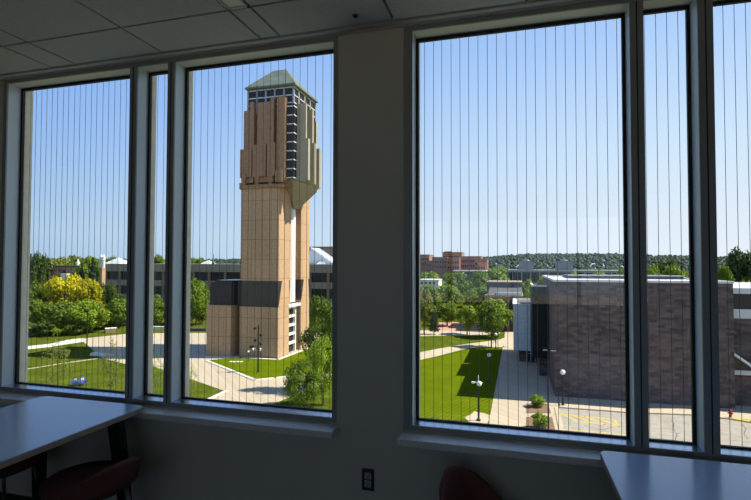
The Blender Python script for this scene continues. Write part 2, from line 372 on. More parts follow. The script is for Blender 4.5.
# wall outlet
o = empty('wall_outlet', (-.687, -.001, .46)); tag(o, 'dark wall outlet with grey sockets on the pier between the windows', 'outlet')
MB().box(-.031, .031, -.006, 0, -.052, .052).build('cover_plate', M['plate'], o, bevel=.002)
for zz in (-.0195, .0195):
    s_ = MB().box(-.0165, .0165, -.0085, -.005, zz-.0165, zz+.0165).build('socket', M['socket'], o, bevel=.003)
    q = MB()
    for dx in (-.007, .007): q.box(dx-.0013, dx+.0013, -.0092, -.0084, zz-.002, zz+.008)
    q.box(-.003, .003, -.0092, -.0084, zz-.011, zz-.006); q.build('slots', M['slot'], s_)

# ------------------------------------------------------------------ tables and chairs
def rrect(x0, x1, y0, y1, r, n=6):
    p = []
    for cx, cy_, a in ((x1-r,y1-r,0),(x0+r,y1-r,90),(x0+r,y0+r,180),(x1-r,y0+r,270)):
        for k in range(n+1):
            q = math.radians(a+90*k/n); p.append((cx+r*math.cos(q), cy_+r*math.sin(q)))
    return p
def make_table(x0, x1, y0, y1, zt, label):
    cx, cy_ = (x0+x1)/2, (y0+y1)/2
    t = empty('table', (cx, cy_, 0)); tag(t, label, 'table', 'tables pushed up to the windows')
    hx, hy = (x1-x0)/2, (y1-y0)/2
    MB().prism(rrect(-hx, hx, -hy, hy, .035), zt-.004, zt).build('tabletop', M['top'], t)
    MB().prism(rrect(-hx-.001, hx+.001, -hy-.001, hy+.001, .035), zt-.028, zt-.0041).build('edge_band', M['edge'], t)['label'] = 'tan plywood edge'
    MB().box(-hx+.1, hx-.1, -hy+.13, hy-.13, zt-.06, zt-.029).build('underframe', M['blackmetal'], t)
    for sx in (-1, 1):
        for sy in (-1, 1):
            tx, ty = sx*(hx-.095), sy*(hy-.11); bx_, by_ = sx*(hx-.04), sy*(hy-.05)
            def q(cx_, cy2, a, b_, z): return [(cx_-a,cy2-b_,z),(cx_+a,cy2-b_,z),(cx_+a,cy2+b_,z),(cx_-a,cy2+b_,z)]
            MB().hexa(q(bx_, by_, .022, .018, 0), q(tx, ty, .040, .020, zt-.029)).build('leg', M['blackmetal'], t)
    return t
TZ = .742
make_table(-2.59, -1.893, -1.95, -.10, TZ, 'pale laminate table under the left window beside the stone sill')
make_table(.327, 1.02, -1.95, -.10, TZ, 'pale laminate table at the right window by the lower right corner')

def make_chair(rise):
    r = empty('chair'); 
    # padded round seat
    sm = MB(); n = 28; prof = [(.02,.412),(.13,.406),(.178,.415),(.200,.436),(.199,.462),(.175,.478),(.09,.476),(.01,.474)]
    sm.lathe(prof, n=n); sm.build('seat', M['fabric'], r, True)
    # wrapping low back, chair faces -x so the back stands at +x
    na, nb = 32, 9; A = math.radians(80); v = []; f = []
    for side in (0, 1):
        for i in range(na+1):
            a = -A+2*A*i/na; cfa = max(0.0, math.cos(a/A*math.pi/2)); H = .015+rise*cfa**1.15
            for j in range(nb+1):
                tt = j/nb; z = .436+H*tt; rad = .1985+.026*tt*cfa+(.020 if side else 0)*(1 if 0 < j < nb else .45)*(.3+.7*cfa)
                v.append((rad*math.cos(a), rad*math.sin(a), z-(.008 if (side == 0 and j == nb) else 0)))
    def idx(s, i, j): return s*(na+1)*(nb+1)+i*(nb+1)+j
    for i in range(na):
        for j in range(nb):
            f.append((idx(1,i,j), idx(1,i+1,j), idx(1,i+1,j+1), idx(1,i,j+1))); f.append((idx(0,i,j), idx(0,i,j+1), idx(0,i+1,j+1), idx(0,i+1,j)))
        f.append((idx(0,i,nb), idx(1,i,nb), idx(1,i+1,nb), idx(0,i+1,nb))); f.append((idx(0,i,0), idx(0,i+1,0), idx(1,i+1,0), idx(1,i,0)))
    for i in (0, na):
        for j in range(nb):
            q = (idx(0,i,j), idx(1,i,j), idx(1,i,j+1), idx(0,i,j+1)); f.append(q if i == 0 else q[::-1])
    MB().add(v, f).build('backrest', M['fabric'], r, True)
    for sx in (-1, 1):
        for sy in (-1, 1):
            MB().tube([(sx*.11, sy*.11, .41), (sx*.145, sy*.145, .2), (sx*.185, sy*.185, .0)], [.012,.011,.009], 10).build('leg', M['steel'], r, True)
    MB().lathe([(.13,.395),(.13,.409),(.05,.41)], n=20).build('swivel_plate', M['blackmetal'], r)
    return r
ch = make_chair(.135); ch.location = (-1.985, -.37, 0); ch.rotation_euler.z = math.radians(-9)
tag(ch, 'burgundy low-backed chair at the near long side of the left table', 'chair', 'burgundy chairs around the tables')
c2 = copy_tree(ch); c2.location = (-2.65, -.31, 0); c2.rotation_euler.z = math.radians(180)
tag(c2, 'burgundy chair mostly cut off by the left edge behind the left table', 'chair', 'burgundy chairs around the tables')
c3 = make_chair(.215); c3.location = (-.055, -.345, 0); c3.rotation_euler.z = 2.7
tag(c3, 'dark burgundy chair back beside the right table under the window sill', 'chair', 'burgundy chairs around the tables')

# ------------------------------------------------------------------ the ground
def poly(name, px, z1, m_, z0=GZ-.05):
    pts = [G(*p) for p in px]
    return struct(MB().prism([(p.x, p.y) for p in pts], z0, GZ+z1).build(name, m_))
def strip(mb, px, wd, z1):
    pts = [G(*p) for p in px]
    for a, b_ in zip(pts[:-1], pts[1:]):
        d = (b_-a); d.z = 0; n = Vector((-d.y, d.x, 0)).normalized()*wd/2; e = d.normalized()*wd*.3
        a2, b2 = a-e, b_+e
        mb.prism([(p.x, p.y) for p in (a2-n, b2-n, b2+n, a2+n)], GZ-.05, GZ+z1)
    return mb
struct(MB().box(-900, 900, 12, 1500, GZ-1, GZ).build('ground', M['lawn']))
struct(MB().box(-250, 250, -260, -8, GZ-1, GZ+.02).build('bounce_paving', M['concrete']))  # unseen paving added to bounce neutral light in through the back
poly('plaza', [(80,339),(131,333.5),(206,333),(330,333),(342,374),(335,380),(297,394),(271,405),(235,428),(190,424),(207,400.5),(226,391.5),(187,378),(150,365.5),(125,364),(103,358.5)], .03, M['paver'])
poly('tower_lawn', [(207,361),(255,380.5),(295,376),(332,373),(336,345),(310,346.5),(278,359),(240,357)], .07, M['mown'])
poly('curved_path', [(22,347),(50,344),(68,340),(83,338.3),(83,341.8),(68,344),(50,347),(22,350)], .04, M['kerb'])
k = MB(); strip(k, [(22,370),(40,367.3),(62,363.7),(103,358)], .3, .08); struct(k.build('lawn_kerb', M['concrete']))
k = MB(); strip(k, [(207,361.3),(255,380.5),(275,378.6),(295,376),(332,373)], .45, .14); struct(k.build('tower_kerb', M['kerb']))
k = MB(); strip(k, [(226,391.5),(207,400.5),(190,409)], .35, .14); struct(k.build('corner_kerb', M['kerb']))
k = MB(); strip(k, [(206,357.2),(241,358),(278,360),(311,347.6)], .6, .12); struct(k.build('tower_plinth', M['kerb']))
# right-hand side
poly('diagonal_walk', [(350,367),(414,353.5),(440,348.5),(460,345),(478,342.6),(500,339.6),(520,331),(520,347),(503,347.3),(476,347.3),(463,349.5),(440,355.5),(414,361.5),(350,377)], .03, M['concrete'])
poly('far_walk', [(350,334),(410,331),(446,329.5),(480,330),(500,331),(500,333.5),(478,335.5),(440,335.8),(410,336.5),(350,340)], .03, M['concrete'])
poly('red_plaza', [(436,322.5),(480,322),(484,329),(460,331),(438,330.5)], .035, M['redpave'])
poly('side_walk', [(505,330.5),(520,330.5),(520,348),(504,347)], .04, M['concrete'])
poly('main_walk', [(480,447),(488.5,424.5),(500.5,360),(503,346),(548,346),(560,384),(558,405),(566,447)], .03, M['paver'])
poly('mown_lawn', [(405,363.5),(440,357),(463,351),(476,348.5),(503,348.5),(500,360),(488,424.5),(480,447),(405,447)], .02, M['mown'])
poly('front_sidewalk', [(556,394),(640,398),(760,404),(790,424),(735,419),(693,415),(628,413),(561,408)], .06, M['concrete'])
poly('street', [(559,408),(628,413),(693,415),(735,419),(800,425),(860,520),(560,520)], .02, M['asphalt'])
k = MB(); strip(k, [(560,408),(628,413),(693,415.5),(735,420)], .28, .16); struct(k.build('street_kerb', M['concrete']))
k = MB(); strip(k, [(735,420.2),(751,423),(775,427)], .3, .17); struct(k.build('painted_kerb', M['yellow']))
poly('bed_kerb', [(554.5,408),(558.5,408),(569,450),(563,450)], .10, M['concrete'])
poly('mulch_bed', [(526.5,404),(548,404),(551,413.5),(526.5,413.5)], .07, M['mulch'])
poly('mulch_bed', [(526.5,417.5),(552,417.5),(556,433),(526,433)], .07, M['mulch'])
rm = MB()
for seg in ([(560,414),(614,419.5),(619,426.5),(573,421)], [(563,414.5),(578,421.5)], [(573,415.5),(592,423)], [(585,416.5),(605,425)], [(597,418),(619,426.5)]): strip(rm, seg, .16, .025)
tag(rm.build('parking_marking', M['yellow']), 'yellow hatched no-parking marking painted on the street by the dark brick hall', 'road marking')
ck = MB()
for seg in ([(671,420),(674,424),(673,429),(677,434),(675,441)], [(667,428),(673,430)], [(742,424),(746,429),(744,434),(748,439)], [(650,436),(660,439),(672,440),(690,443)], [(677,434),(680,433)], [(725,440),(738,441),(751,443)], [(585,426),(600,430),(612,428)]): strip(ck, seg, .06, .023)
tag(ck.build('street_cracks', M['crack']), 'dark sealed cracks running over the street surface', 'cracks', kind='stuff')
rm = strip(MB(), [(563,429.5),(600,432.5),(628,435.5)], .14, .025)
tag(rm.build('parking_line', M['yellow']), 'single yellow line painted along the street in front of the hatched marking', 'road marking')
# bare soil round the near lamp
a_ = G(478, 419); s_ = MB(); s_.prism([(a_.x+1.1*math.cos(q/12*6.283)*(1+.25*math.sin(q*2.3)), a_.y+2.6*math.sin(q/12*6.283)*(1+.2*math.sin(q*1.7))) for q in range(12)], GZ-.05, GZ+.04); struct(s_.build('soil_patch', M['concrete']))

# ------------------------------------------------------------------ the bell tower
TX0, TX1, TY0, TY1 = -45.55, -38.35, 72.6, 85.4
T = empty('bell_tower', (-41.5, 78, GZ)); tag(T, 'tall tan brick bell tower with a green hipped roof standing on the plaza', 'tower')
def tb(mb, name, m_, par=None, **k):
    mb.v = [(x+41.5, y-78, z-GZ) for x, y, z in mb.v]; return mb.build(name, m_, par or T, **k)
ZS0, ZS1, ZC = -5.9, -1.45, 14.6
RY_0, RY_1, RD = 77.3, 81.6, 1.7             # the recess on the sunny side
b = MB()
b.box(TX0, TX1, TY0, RY_0, ZS1, ZC); b.box(TX0, TX1, RY_1, TY1, ZS1, ZC); b.box(TX0, TX1-RD, RY_0, RY_1, ZS1, ZC+2)
tb(b, 'shaft', M['towerbrick'])
tb(MB().box(TX1-RD, TX1-.55, RY_0+1.0, RY_1-1.3, ZS0+.4, ZC), 'recess_panel', M['white'])
b = MB(); b.box(TX0-.1, TX1, TY0-.06, RY_0-.6, GZ, ZS0); b.box(TX0-.1, TX1, RY_1, TY1, GZ, ZS0); b.box(TX0, TX1-RD, RY_0-.6, RY_1, GZ, ZS0)
tb(b, 'base', M['towerbrick'])
b = MB(); b.box(TX0+.25, TX1-.06, TY0-.02, RY_0-.25, ZS0, ZS1); b.box(TX0+.25, TX1-RD, RY_0-.25, RY_1+.2, ZS0, ZS1); b.box(TX0+.25, TX1-.06, RY_1+.2, TY1-.3, ZS0, ZS1)
tb(b, 'glazed_band', M['bandglass'])
b = MB()
for y0, y1 in ((TY0+.06, RY_0-.2), (RY_1, TY1)):
    b = MB().hexa([(TX1-1.2,y0,ZS0),(TX1+.02,y0,ZS0),(TX1+.02,y1,ZS0),(TX1-1.2,y1,ZS0)], [(TX1-1.2,y0+1.3,ZS1),(TX1+.02,y0+1.3,ZS1),(TX1+.02,y1-.5,ZS1),(TX1-1.2,y1-.5,ZS1)])
    tb(b, 'tapered_pier', M['towerbrick'])
# door bay with white bars
d = tb(MB().box(TX1-1.0, TX1-.9, RY_0-.6, RY_1-.4, GZ, ZS0), 'door_bay', M['darkglass'])
def tbars(boxes, name, m_, par):
    for bx_ in boxes:
        q = MB().box(*bx_); q.v = [(x+41.5, y-78, z-GZ) for x, y, z in q.v]; q.build(name, m_, par)
tbars([(TX1-.9, TX1-.55, RY_0-.5, RY_1-1.36, zz-.22, zz+.22) for zz in (-6.4, -8.0, -9.6, -11.2, -12.8)], 'white_bar', M['white'], d)
tbars([(TX1-.9, TX1-.45, RY_1-1.35, RY_1-1.05, GZ, ZS0-.35), (TX1-.6, TX1+.1, RY_0-.9, RY_1-.2, ZS0-.35, ZS0+.15)], 'door_frame', M['white'], d)
# wing
b = MB(); b.box(-51.75, -47.0, 71.9, 80, GZ, -5.75); b.box(-47.0, TX0, 76.2, 80, GZ, -5.75); tb(b, 'wing', M['towerbrick'])
b = MB(); cxp = -48.6
for i in range(3): pass
b.prism([(-51.4, 72.4), (-47.2, 72.4), (-46.6, 73.4), (TX0, 73.4), (TX0, 79.6), (-51.4, 79.6)], -5.75, -1.75)
b.prism([(-50.9, 72.9), (-47.5, 72.9), (-46.9, 73.8), (TX0, 73.8), (TX0, 79.2), (-50.9, 79.2)], -1.75, -1.45)
tb(b, 'wing_glazing', M['darkglass'])
# crown
CX0, CX1, CY0, CY1 = -45.0, -35.9, 73.0, 82.4
b = MB(); b.box(CX0+.4, -37.0, CY0+.3, CY1-.2, ZC, 27.6); b.box(-37.0, CX1-.15, 74.3, CY1-.2, ZC+1.5, 27.6); tb(b, 'crown_core', M['finbrick'])
for x0, x1, y0, z0, z1 in ((-45.2,-43.75,72.55,15.4,28.0),(-43.9,-43.15,72.3,15.4,29.4),(-42.45,-39.75,72.4,15.4,29.2),(-39.95,-39.25,72.15,15.4,29.7),(-38.6,-37.1,72.0,15.6,29.8),
                       (-45.6,-43.4,72.1,16.3,21.2),(-42.95,-40.6,71.9,16.3,21.8),(-40.3,-38.85,71.85,16.3,22.0),(-38.7,-37.45,71.75,15.2,17.2)):
    tb(MB().box(x0, x1, y0, CY0+.5, z0, z1), 'brick_fin', M['finbrick'])
for x0, x1 in ((-45.3,-43.6),(-42.75,-40.9),(-40.2,-38.95)):      # flared feet of the fins
    tb(MB().hexa([(x0,72.3,15.0),(x0+.5,72.3,15.0),(x0+.5,73.2,15.0),(x0,73.2,15.0)], [(x0,71.8,16.9),(x0+1.0,71.8,16.9),(x0+1.0,73.2,16.9),(x0,73.2,16.9)]), 'fin_foot', M['finbrick'])
tb(MB().box(CX0-.2, -38.8, 72.95, 73.35, 15.0, 16.6), 'foot_shade_box', M['darkglass'])  # dark box standing in for the shade between the fin feet
b = MB(); b.box(CX0-.3, -37.4, 72.2, CY0+.3, 14.4, 15.0); b.box(CX0-.75, CX0-.3, 72.2, 76, 14.3, 15.4); tb(b, 'ledge', M['finbrick'])
for x1, y0, y1, z0, z1 in ((-34.1,73.9,74.5,16.2,28.9),(-33.75,75.9,76.5,15.9,28.3),(-33.9,77.9,78.6,15.6,26.8),
                       (-33.6,73.75,74.6,15.7,22.8),(-33.3,75.75,76.6,15.3,22.4),(-33.2,77.75,78.6,14.9,21.9),(-34.4,80,80.7,15,22)):
    tb(MB().box(-36.2, x1, y0, y1, z0, z1), 'stone_fin', M['stone'])
# corbel wedge under the overhanging side
tb(MB().add([(-38.45,74.2,16.0),(-36.6,73.5,16.0),(-33.1,76.4,14.7),(-35.7,82.6,14.9),(-38.45,84,16.0),(-38.45,78.5,11.5),(-38.45,80.5,11.5)],
             [(0,1,2,3,4),(0,5,1),(1,5,2),(2,5,6,3),(3,6,4),(4,6,5,0)]), 'corbel', M['stone'])
# corner glazing with white bars
gz = tb(MB().box(-37.0, -35.75, 72.7, 74.4, 15.9, 28.6), 'corner_glazing', M['darkglass'])
tbars([(-37.05, -35.68, 72.63, 74.4, zz-.09, zz+.09) for zz in np.arange(16.0, 28.7, 1.52)], 'white_bar', M['coping'], gz)
# lantern
ln = tb(MB().box(CX0+.3, CX1-.1, CY0+.1, CY1-.25, 27.6, 31.7), 'lantern', M['darkglass'])
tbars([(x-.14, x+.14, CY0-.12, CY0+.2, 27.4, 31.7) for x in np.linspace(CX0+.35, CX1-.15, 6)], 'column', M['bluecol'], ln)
tbars([(CX1-.2, CX1+.1, y-.17, y+.17, 27.4, 31.7) for y in np.linspace(CY0+1.8, CY1-.35, 4)], 'column', M['stone'], ln)
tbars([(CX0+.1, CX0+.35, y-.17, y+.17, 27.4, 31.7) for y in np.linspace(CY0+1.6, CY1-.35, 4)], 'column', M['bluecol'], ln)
tbars([(CX0+.2, CX1+.05, CY0-.06, CY1-.1, zz-.08, zz+.08) for zz in (28.9, 30.2, 31.55)], 'white_bar', M['coping'], ln)
ex0, ex1, ey0, ey1 = CX0+.12, CX1+.5, CY0-.75, CY1-.05
rf = MB(); rz, az = 31.7, 36.3
rf.add([(ex0,ey0,rz),(ex1,ey0,rz),(ex1,ey1,rz),(ex0,ey1,rz),(ex0,ey0,rz+.3),(ex1,ey0,rz+.3),(ex1,ey1,rz+.3),(ex0,ey1,rz+.3),(-41.7,76.6,az),(-39.2,76.6,az),(-39.2,77.0,az),(-41.7,77.0,az)],
       [(0,3,2,1),(0,1,5,4),(1,2,6,5),(2,3,7,6),(3,0,4,7),(4,5,9,8),(5,6,10,9),(6,7,11,10),(7,4,8,11),(8,9,10,11)])
tb(rf, 'roof', M['copper'])

# ------------------------------------------------------------------ buildings
def thing(name, loc, label, cat, group=None): return tag(empty(name, loc), label, cat, group)
def part(mb, root, name, m_, par=None):
    l = root.location; mb.v = [(x-l.x, y-l.y, z-l.z) for x, y, z in mb.v]
    return mb.build(name, m_, par or root)
# dark brick hall on the right
H = thing('brick_hall', (14, 72, GZ), 'large dark purple-brown brick hall with blank walls across the street on the right', 'building')
BX0, BX1, BY0, BY1, BZ = 4.58, 23.3, 60.9, 86.0, -.38
part(MB().box(BX0, BX1, BY0, BY1, GZ, BZ-.25), H, 'walls', M['darkbrick'])
b = MB(); b.box(BX0-.08, BX1+.08, BY0-.08, BY0+.45, BZ-.25, BZ); b.box(BX0-.08, BX0+.4, BY0+.45, BY1, BZ-.25, BZ); b.box(BX1-.4, BX1+.08, BY0+.45, BY1, BZ-.25, BZ); b.box(BX0, BX1, BY1-.3, BY1+.1, BZ-.25, BZ)
part(b, H, 'coping', M['coping'])
part(MB().box(BX0+.4, BX1-.4, BY0+.45, BY1-.3, BZ-.25, BZ-.2), H, 'roof', M['roof'])
part(MB().box(BX0+3, BX1-1, 74, 84, BZ-.2, BZ+.22), H, 'roof_step', M['darkroof'])
part(MB().box(BX0+2.9, BX1-.9, 73.9, 74.3, BZ+.22, BZ+.34), H, 'roof_edge', M['coping'])
# black volume
K = thing('black_annex', (4, 74, GZ), 'narrow black panelled block between the brick hall and the pale box', 'building')
a = G(535, 378); bx0 = at(536, 74).x
part(MB().box(2.35, 4.5, 71.5, 80.1, GZ+2.6, -1.75), K, 'walls', M['blackpanel'])
part(MB().box(3.3, 4.5, 71.9, 80.1, GZ, GZ+2.6), K, 'brick_plinth', M['darkbrick'])
b = MB(); b.box(2.3, 4.5, 71.45, 71.8, -1.75, -1.5); b.box(2.3, 2.6, 71.8, 80.1, -1.75, -1.5); part(b, K, 'coping', M['coping'])
# pale box
Bx = thing('pale_box_building', (1.5, 82, GZ), 'pale zinc panelled box raised over a glass entrance left of the black block', 'building')
wy = 80.2
x0_, x1_ = at(513, 80).x, at(535, 80).x
def xat(px, Y):
    d = ray(px, 262); return CAM.x+d.x/d.y*(Y-CAM.y)
x0_, x1_ = xat(513, wy), xat(535.3, wy)
zt_, zb_ = height(520, 305, Vector((x0_, wy, 0))), height(520, 350.5, Vector((x0_, wy, 0)))
part(MB().box(x0_, x1_, wy, wy+13, zb_, zt_), Bx, 'walls', M['whitepanel'])
b = MB(); b.box(x0_-.1, x1_+.05, wy-.1, wy+.25, zt_, zt_+.18); b.box(x0_-.1, x0_+.35, wy+.25, wy+13, zt_, zt_+.18); b.box(x1_-.3, x1_+.05, wy+.25, wy+13, zt_, zt_+.18); b.box(x0_+.35, x1_, wy+12.6, wy+13.1, zt_, zt_+.18)
part(b, Bx, 'coping', M['coping'])
part(MB().box(x0_+.7, x1_-.5, wy+1.2, wy+11, zt_, zt_+.12), Bx, 'roof_panel', M['darkroof'])
part(MB().box(x0_+.9, x1_+.5, wy+1.6, wy+12, GZ, zb_), Bx, 'entrance_wall', M['darkbrick'])
g_ = part(MB().box(x0_+2.0, x0_+3.4, wy+1.45, wy+1.6, GZ, zb_-.15), Bx, 'glass_door', M['darkglass'])
q = MB()
for dx in (2.0, 2.66, 3.34): q.box(x0_+dx, x0_+dx+.07, wy+1.38, wy+1.46, GZ, zb_-.15)
q.box(x0_+2, x0_+3.4, wy+1.38, wy+1.46, zb_-.7, zb_-.62); part(q, Bx, 'door_frame', M['whitepanel'], g_)

# building at the right edge
E2 = thing('stair_wing', (30, 72, GZ), 'brick wing with dark window band and white sloping stair rail at the right edge', 'building')
ex = 23.6; zz = lambda y: height(744, y, Vector((30, 62.5, 0)))
part(MB().box(ex, 40, 62.5, 84, GZ, zz(317)), E2, 'walls', M['darkbrick'])
part(MB().box(ex, 40, 62.4, 84, zz(317), zz(308)), E2, 'lower_band', M['coping'])
part(MB().box(ex, 40, 62.7, 84, zz(308), zz(293)), E2, 'window_band', M['darkglass'])
part(MB().box(ex, 40, 62.3, 84, zz(293), zz(287.5)), E2, 'parapet', M['coping'])
p0, p1 = at(739, 66), at(763, 67)
za, zb2 = height(740, 356, p0), height(760, 372, p1)
part(MB().add([(p0.x,61.4,za-.2),(p1.x,61.4,zb2-.2),(p1.x,62.2,zb2-.2),(p0.x,62.2,za-.2),(p0.x,61.4,za+.1),(p1.x,61.4,zb2+.1),(p1.x,62.2,zb2+.1),(p0.x,62.2,za+.1)], [(0,3,2,1),(4,5,6,7),(0,1,5,4),(1,2,6,5),(2,3,7,6),(3,0,4,7)]), E2, 'stair_rail', M['white'])
part(MB().box(p0.x, p1.x, 62.2, 62.5, height(744,373,Vector((28,62.3,0))), zb2-.4), E2, 'under_stair', M['coping'])

# long low building behind the tower
LB = thing('long_hall', (-95, 160, GZ), 'long flat concrete building with dark window bands behind the bell tower', 'building')
ly = 150.0; lx0, lx1 = xat(104, ly), xat(352, ly)
zf = lambda y: height(220, y, Vector((xat(220, ly), ly, 0)))
part(MB().box(lx0, lx1, ly-.8, ly+26, zf(272), zf(264.3)), LB, 'fascia', M['tanconc'])
part(MB().box(lx0+1, lx1, ly, ly+25, GZ, zf(272)), LB, 'window_wall', M['darkglass'])
for ya_, yb_ in ((287, 281), (303, 296)): part(MB().box(lx0, lx1, ly-.5, ly+.2, zf(ya_), zf(yb_)), LB, 'spandrel', M['tanconc'])
for x in np.arange(lx0+1, lx1, 6.5): part(MB().box(x, x+.9, ly-.6, ly+.2, GZ, zf(272)), LB, 'pier', M['brownbrick'])
part(MB().box(lx0+.5, lx1, ly-.3, ly+25.5, zf(264.3), zf(264.3)+.15), LB, 'roof', M['roof'])
def pyramid(px, dist, yb, yt, wpx, label, group=None, name='pyramid_skylight'):
    P = at(px, dist); w_ = abs(xat(px+wpx/2, P.y)-xat(px-wpx/2, P.y))/2
    z0, z1 = zf(264.3)+.15, height(px, yt, P)
    t_ = thing(name, (P.x, P.y, z0), label, 'skylight', group)
    part(MB().add([(P.x-w_,P.y-w_,z0),(P.x+w_,P.y-w_,z0),(P.x+w_,P.y+w_,z0),(P.x-w_,P.y+w_,z0),(P.x,P.y,z1)], [(0,3,2,1),(0,1,4),(1,2,4),(2,3,4),(3,0,4)]), t_, 'glazing', M['skylight'])
    q_ = MB()
    for sx, sy in ((-1,-1),(1,-1),(1,1),(-1,1)): q_.tube([(P.x+sx*w_,P.y+sy*w_,z0+.02),(P.x,P.y,z1+.05)], .09, 5)
    part(q_, t_, 'ridge_bars', M['white']); return t_
pyramid(118.5, 224, 264.4, 258, 15, 'white glass pyramid skylight on the roof left of the first mullion', 'skylights on the long hall')
pyramid(208.5, 197, 264.4, 260.5, 9, 'tiny glass pyramid skylight on the roof just left of the bell tower', 'skylights on the long hall')
pyramid(322.5, 176, 265, 259.5, 8, 'small glass pyramid skylight in front of the sloped glass roof right of the tower', 'skylights on the long hall')
# sloped glass roof right of the tower
P = at(322, 176); z0, z1 = zf(264.3)+.15, height(312, 247.5, P)
sg = thing('glass_gable', (P.x, P.y, z0), 'sloped pale glass roof peeking out right of the bell tower', 'skylight')
xa, xb, xc = xat(306, P.y), xat(335, P.y), xat(311, P.y)
part(MB().add([(xa,P.y,z0),(xb,P.y,z0),(xc,P.y,z1),(xa,P.y+8,z0),(xb,P.y+8,z0),(xc,P.y+8,z1)], [(0,1,2),(5,4,3),(0,3,4,1),(1,4,5,2),(2,5,3,0)]), sg, 'glazing', M['skylight'])
part(MB().tube([(xc,P.y-.1,z1),(xb,P.y-.1,z0)], .28, 5), sg, 'rafter', M['white'])
P = at(328, 200)
cb_ = thing('plant_tower', (P.x, P.y, GZ), 'tan block rising behind the sloped glass roof', 'building')
part(MB().box(xat(309, P.y), xat(334, P.y), P.y, P.y+8, GZ, height(325, 249, P)), cb_, 'walls', M['tanconc'])
part(MB().box(xat(308.5, P.y), xat(334.5, P.y), P.y-.3, P.y+8.3, height(325, 249, P), height(325, 246.5, P)), cb_, 'parapet', M['brownbrick'])
# thin mast on the long roof
P = at(213.5, 165); ms = thing('roof_mast', (P.x, P.y, zf(264.3)), 'thin grey mast on the roof just left of the bell tower', 'mast')
part(MB().tube([(P.x,P.y,zf(264.3)),(P.x,P.y,height(213,254,P))], [.25,.12], 6), ms, 'pole', M['greywall']); part(MB().box(P.x-.5,P.x+.5,P.y-.3,P.y+.3,zf(264.3),zf(262)), ms, 'base', M['greywall'])

# brown building and cupola far left
P = at(74, 262)
bb = thing('brown_building', (P.x, P.y, GZ), 'low brown brick building among the trees on the far left', 'building')
part(MB().box(xat(54, P.y), xat(93, P.y), P.y, P.y+20, GZ, height(74, 267, P)), bb, 'walls', M['brownbrick'])
part(MB().box(xat(53, P.y), xat(94, P.y), P.y-.5, P.y+20.5, height(74, 267, P), height(74, 265.5, P)), bb, 'roof_edge', M['darkroof'])
for px in (58, 63, 76, 82, 87): part(MB().box(xat(px, P.y), xat(px+2.5, P.y), P.y-.15, P.y, height(74,273,P), height(74,270,P)), bb, 'window', M['darkglass'])
part(MB().box(xat(66, P.y), xat(73, P.y), P.y-3, P.y, GZ, height(70, 273.5, P)), bb, 'white_porch', M['white'])
P = at(100, 200)
cu = thing('cupola_tower', (P.x, P.y, GZ), 'slim tan tower with two white cupola drums on the far left', 'tower')
part(MB().box(P.x-.2, P.x+1.0, P.y, P.y+1.6, GZ, height(100,268,P)), cu, 'shaft', M['towerbrick'])
for dx in (-.55, .65):
    za = height(100,268,P); zb3 = height(100,255.5,P)
    part(MB().lathe([(.5,0),(.5,(zb3-za)*.6),(.6,(zb3-za)*.62),(.6,(zb3-za)*.68),(.48,(zb3-za)*.7),(.48,(zb3-za)*.9),(.3,(zb3-za)*1.0),(.05,(zb3-za)*1.1)], (P.x+dx, P.y+1, za), 12), cu, 'drum', M['white'])
P = at(78, 266); fi = thing('white_finial', (P.x, P.y, height(78, 266, P)), 'small white roof vent above the brown building', 'vent')
part(MB().lathe([(.9,0),(.9,1.6),(.45,2.2),(.05,3.4)], tuple(fi.location), 10), fi, 'body', M['white'])

# orange brick complex in the right window
OB = thing('orange_brick_complex', (-45, 300, GZ), 'stepped orange-red brick complex on the skyline left of the right window', 'building')
oy = 300.0; P0 = Vector((xat(450, oy), oy, 0)); zo = lambda y: height(450, y, P0)
def ob(p0, p1, yt, dy, dep=18, par='wing_walls'):
    w_ = part(MB().box(xat(p0, oy), xat(p1, oy), oy+dy, oy+dy+dep, GZ, zo(yt)), OB, par, M['orangebrick'])
    n = int((p1-p0)/2.2)
    for r_ in range(2):
        zr = zo(yt)-2.2-r_*3.0
        for k_ in range(max(1, n)):
            xx = xat(p0+1+k_*(p1-p0-1)/max(1, n), oy); part(MB().box(xx, xx+.75, oy+dy-.12, oy+dy, zr-1.2, zr), OB, 'window', M['darkglass'], w_)
    part(MB().box(xat(p0, oy)-.2, xat(p1, oy)+.2, oy+dy-.2, oy+dy+dep, zo(yt), zo(yt)+.35), OB, 'roof_edge', M['tanconc'], w_)
ob(414, 425.5, 254.5, 14); ob(424, 437, 261, 8); ob(431, 446, 257.5, 4); ob(439, 459, 252, 16); ob(447, 459.5, 258, 0); ob(458, 480, 256.5, 10); ob(474, 487, 259, 3); ob(478, 486, 263, -2, 8)
part(MB().box(xat(441, oy), xat(449, oy), oy+14, oy+17, zo(252), zo(250.8)), OB, 'penthouse', M['darkroof'])
part(MB().tube([(xat(453.5, oy), oy+22, zo(252)), (xat(453.5, oy), oy+22, zo(247.5))], .12, 5), OB, 'antenna', M['greywall'])
part(MB().box(xat(456, oy), xat(487, oy), oy-12, oy-3, GZ, zo(271)), OB, 'front_wing', M['darkroof'])
part(MB().box(xat(455.5, oy), xat(487.5, oy), oy-12.4, oy-2.8, zo(271), zo(270)), OB, 'white_band', M['white'])
# small cream house in the trees
P = at(427, 165); ch_ = thing('cream_house', (P.x, P.y, GZ), 'small cream flat-roofed house among the trees at the left jamb', 'building')
part(MB().box(xat(419, P.y), xat(438.5, P.y), P.y, P.y+8, GZ, height(427, 280.5, P)), ch_, 'walls', M['ext'])
for px in (421, 425, 429, 433): part(MB().box(xat(px, P.y), xat(px+2, P.y), P.y-.1, P.y, height(427,284,P), height(427,282,P)), ch_, 'window', M['darkglass'])
part(MB().box(xat(418.5, P.y), xat(439, P.y), P.y-.3, P.y+8.3, height(427,280.5,P), height(427,279.5,P)), ch_, 'roof_edge', M['white'])

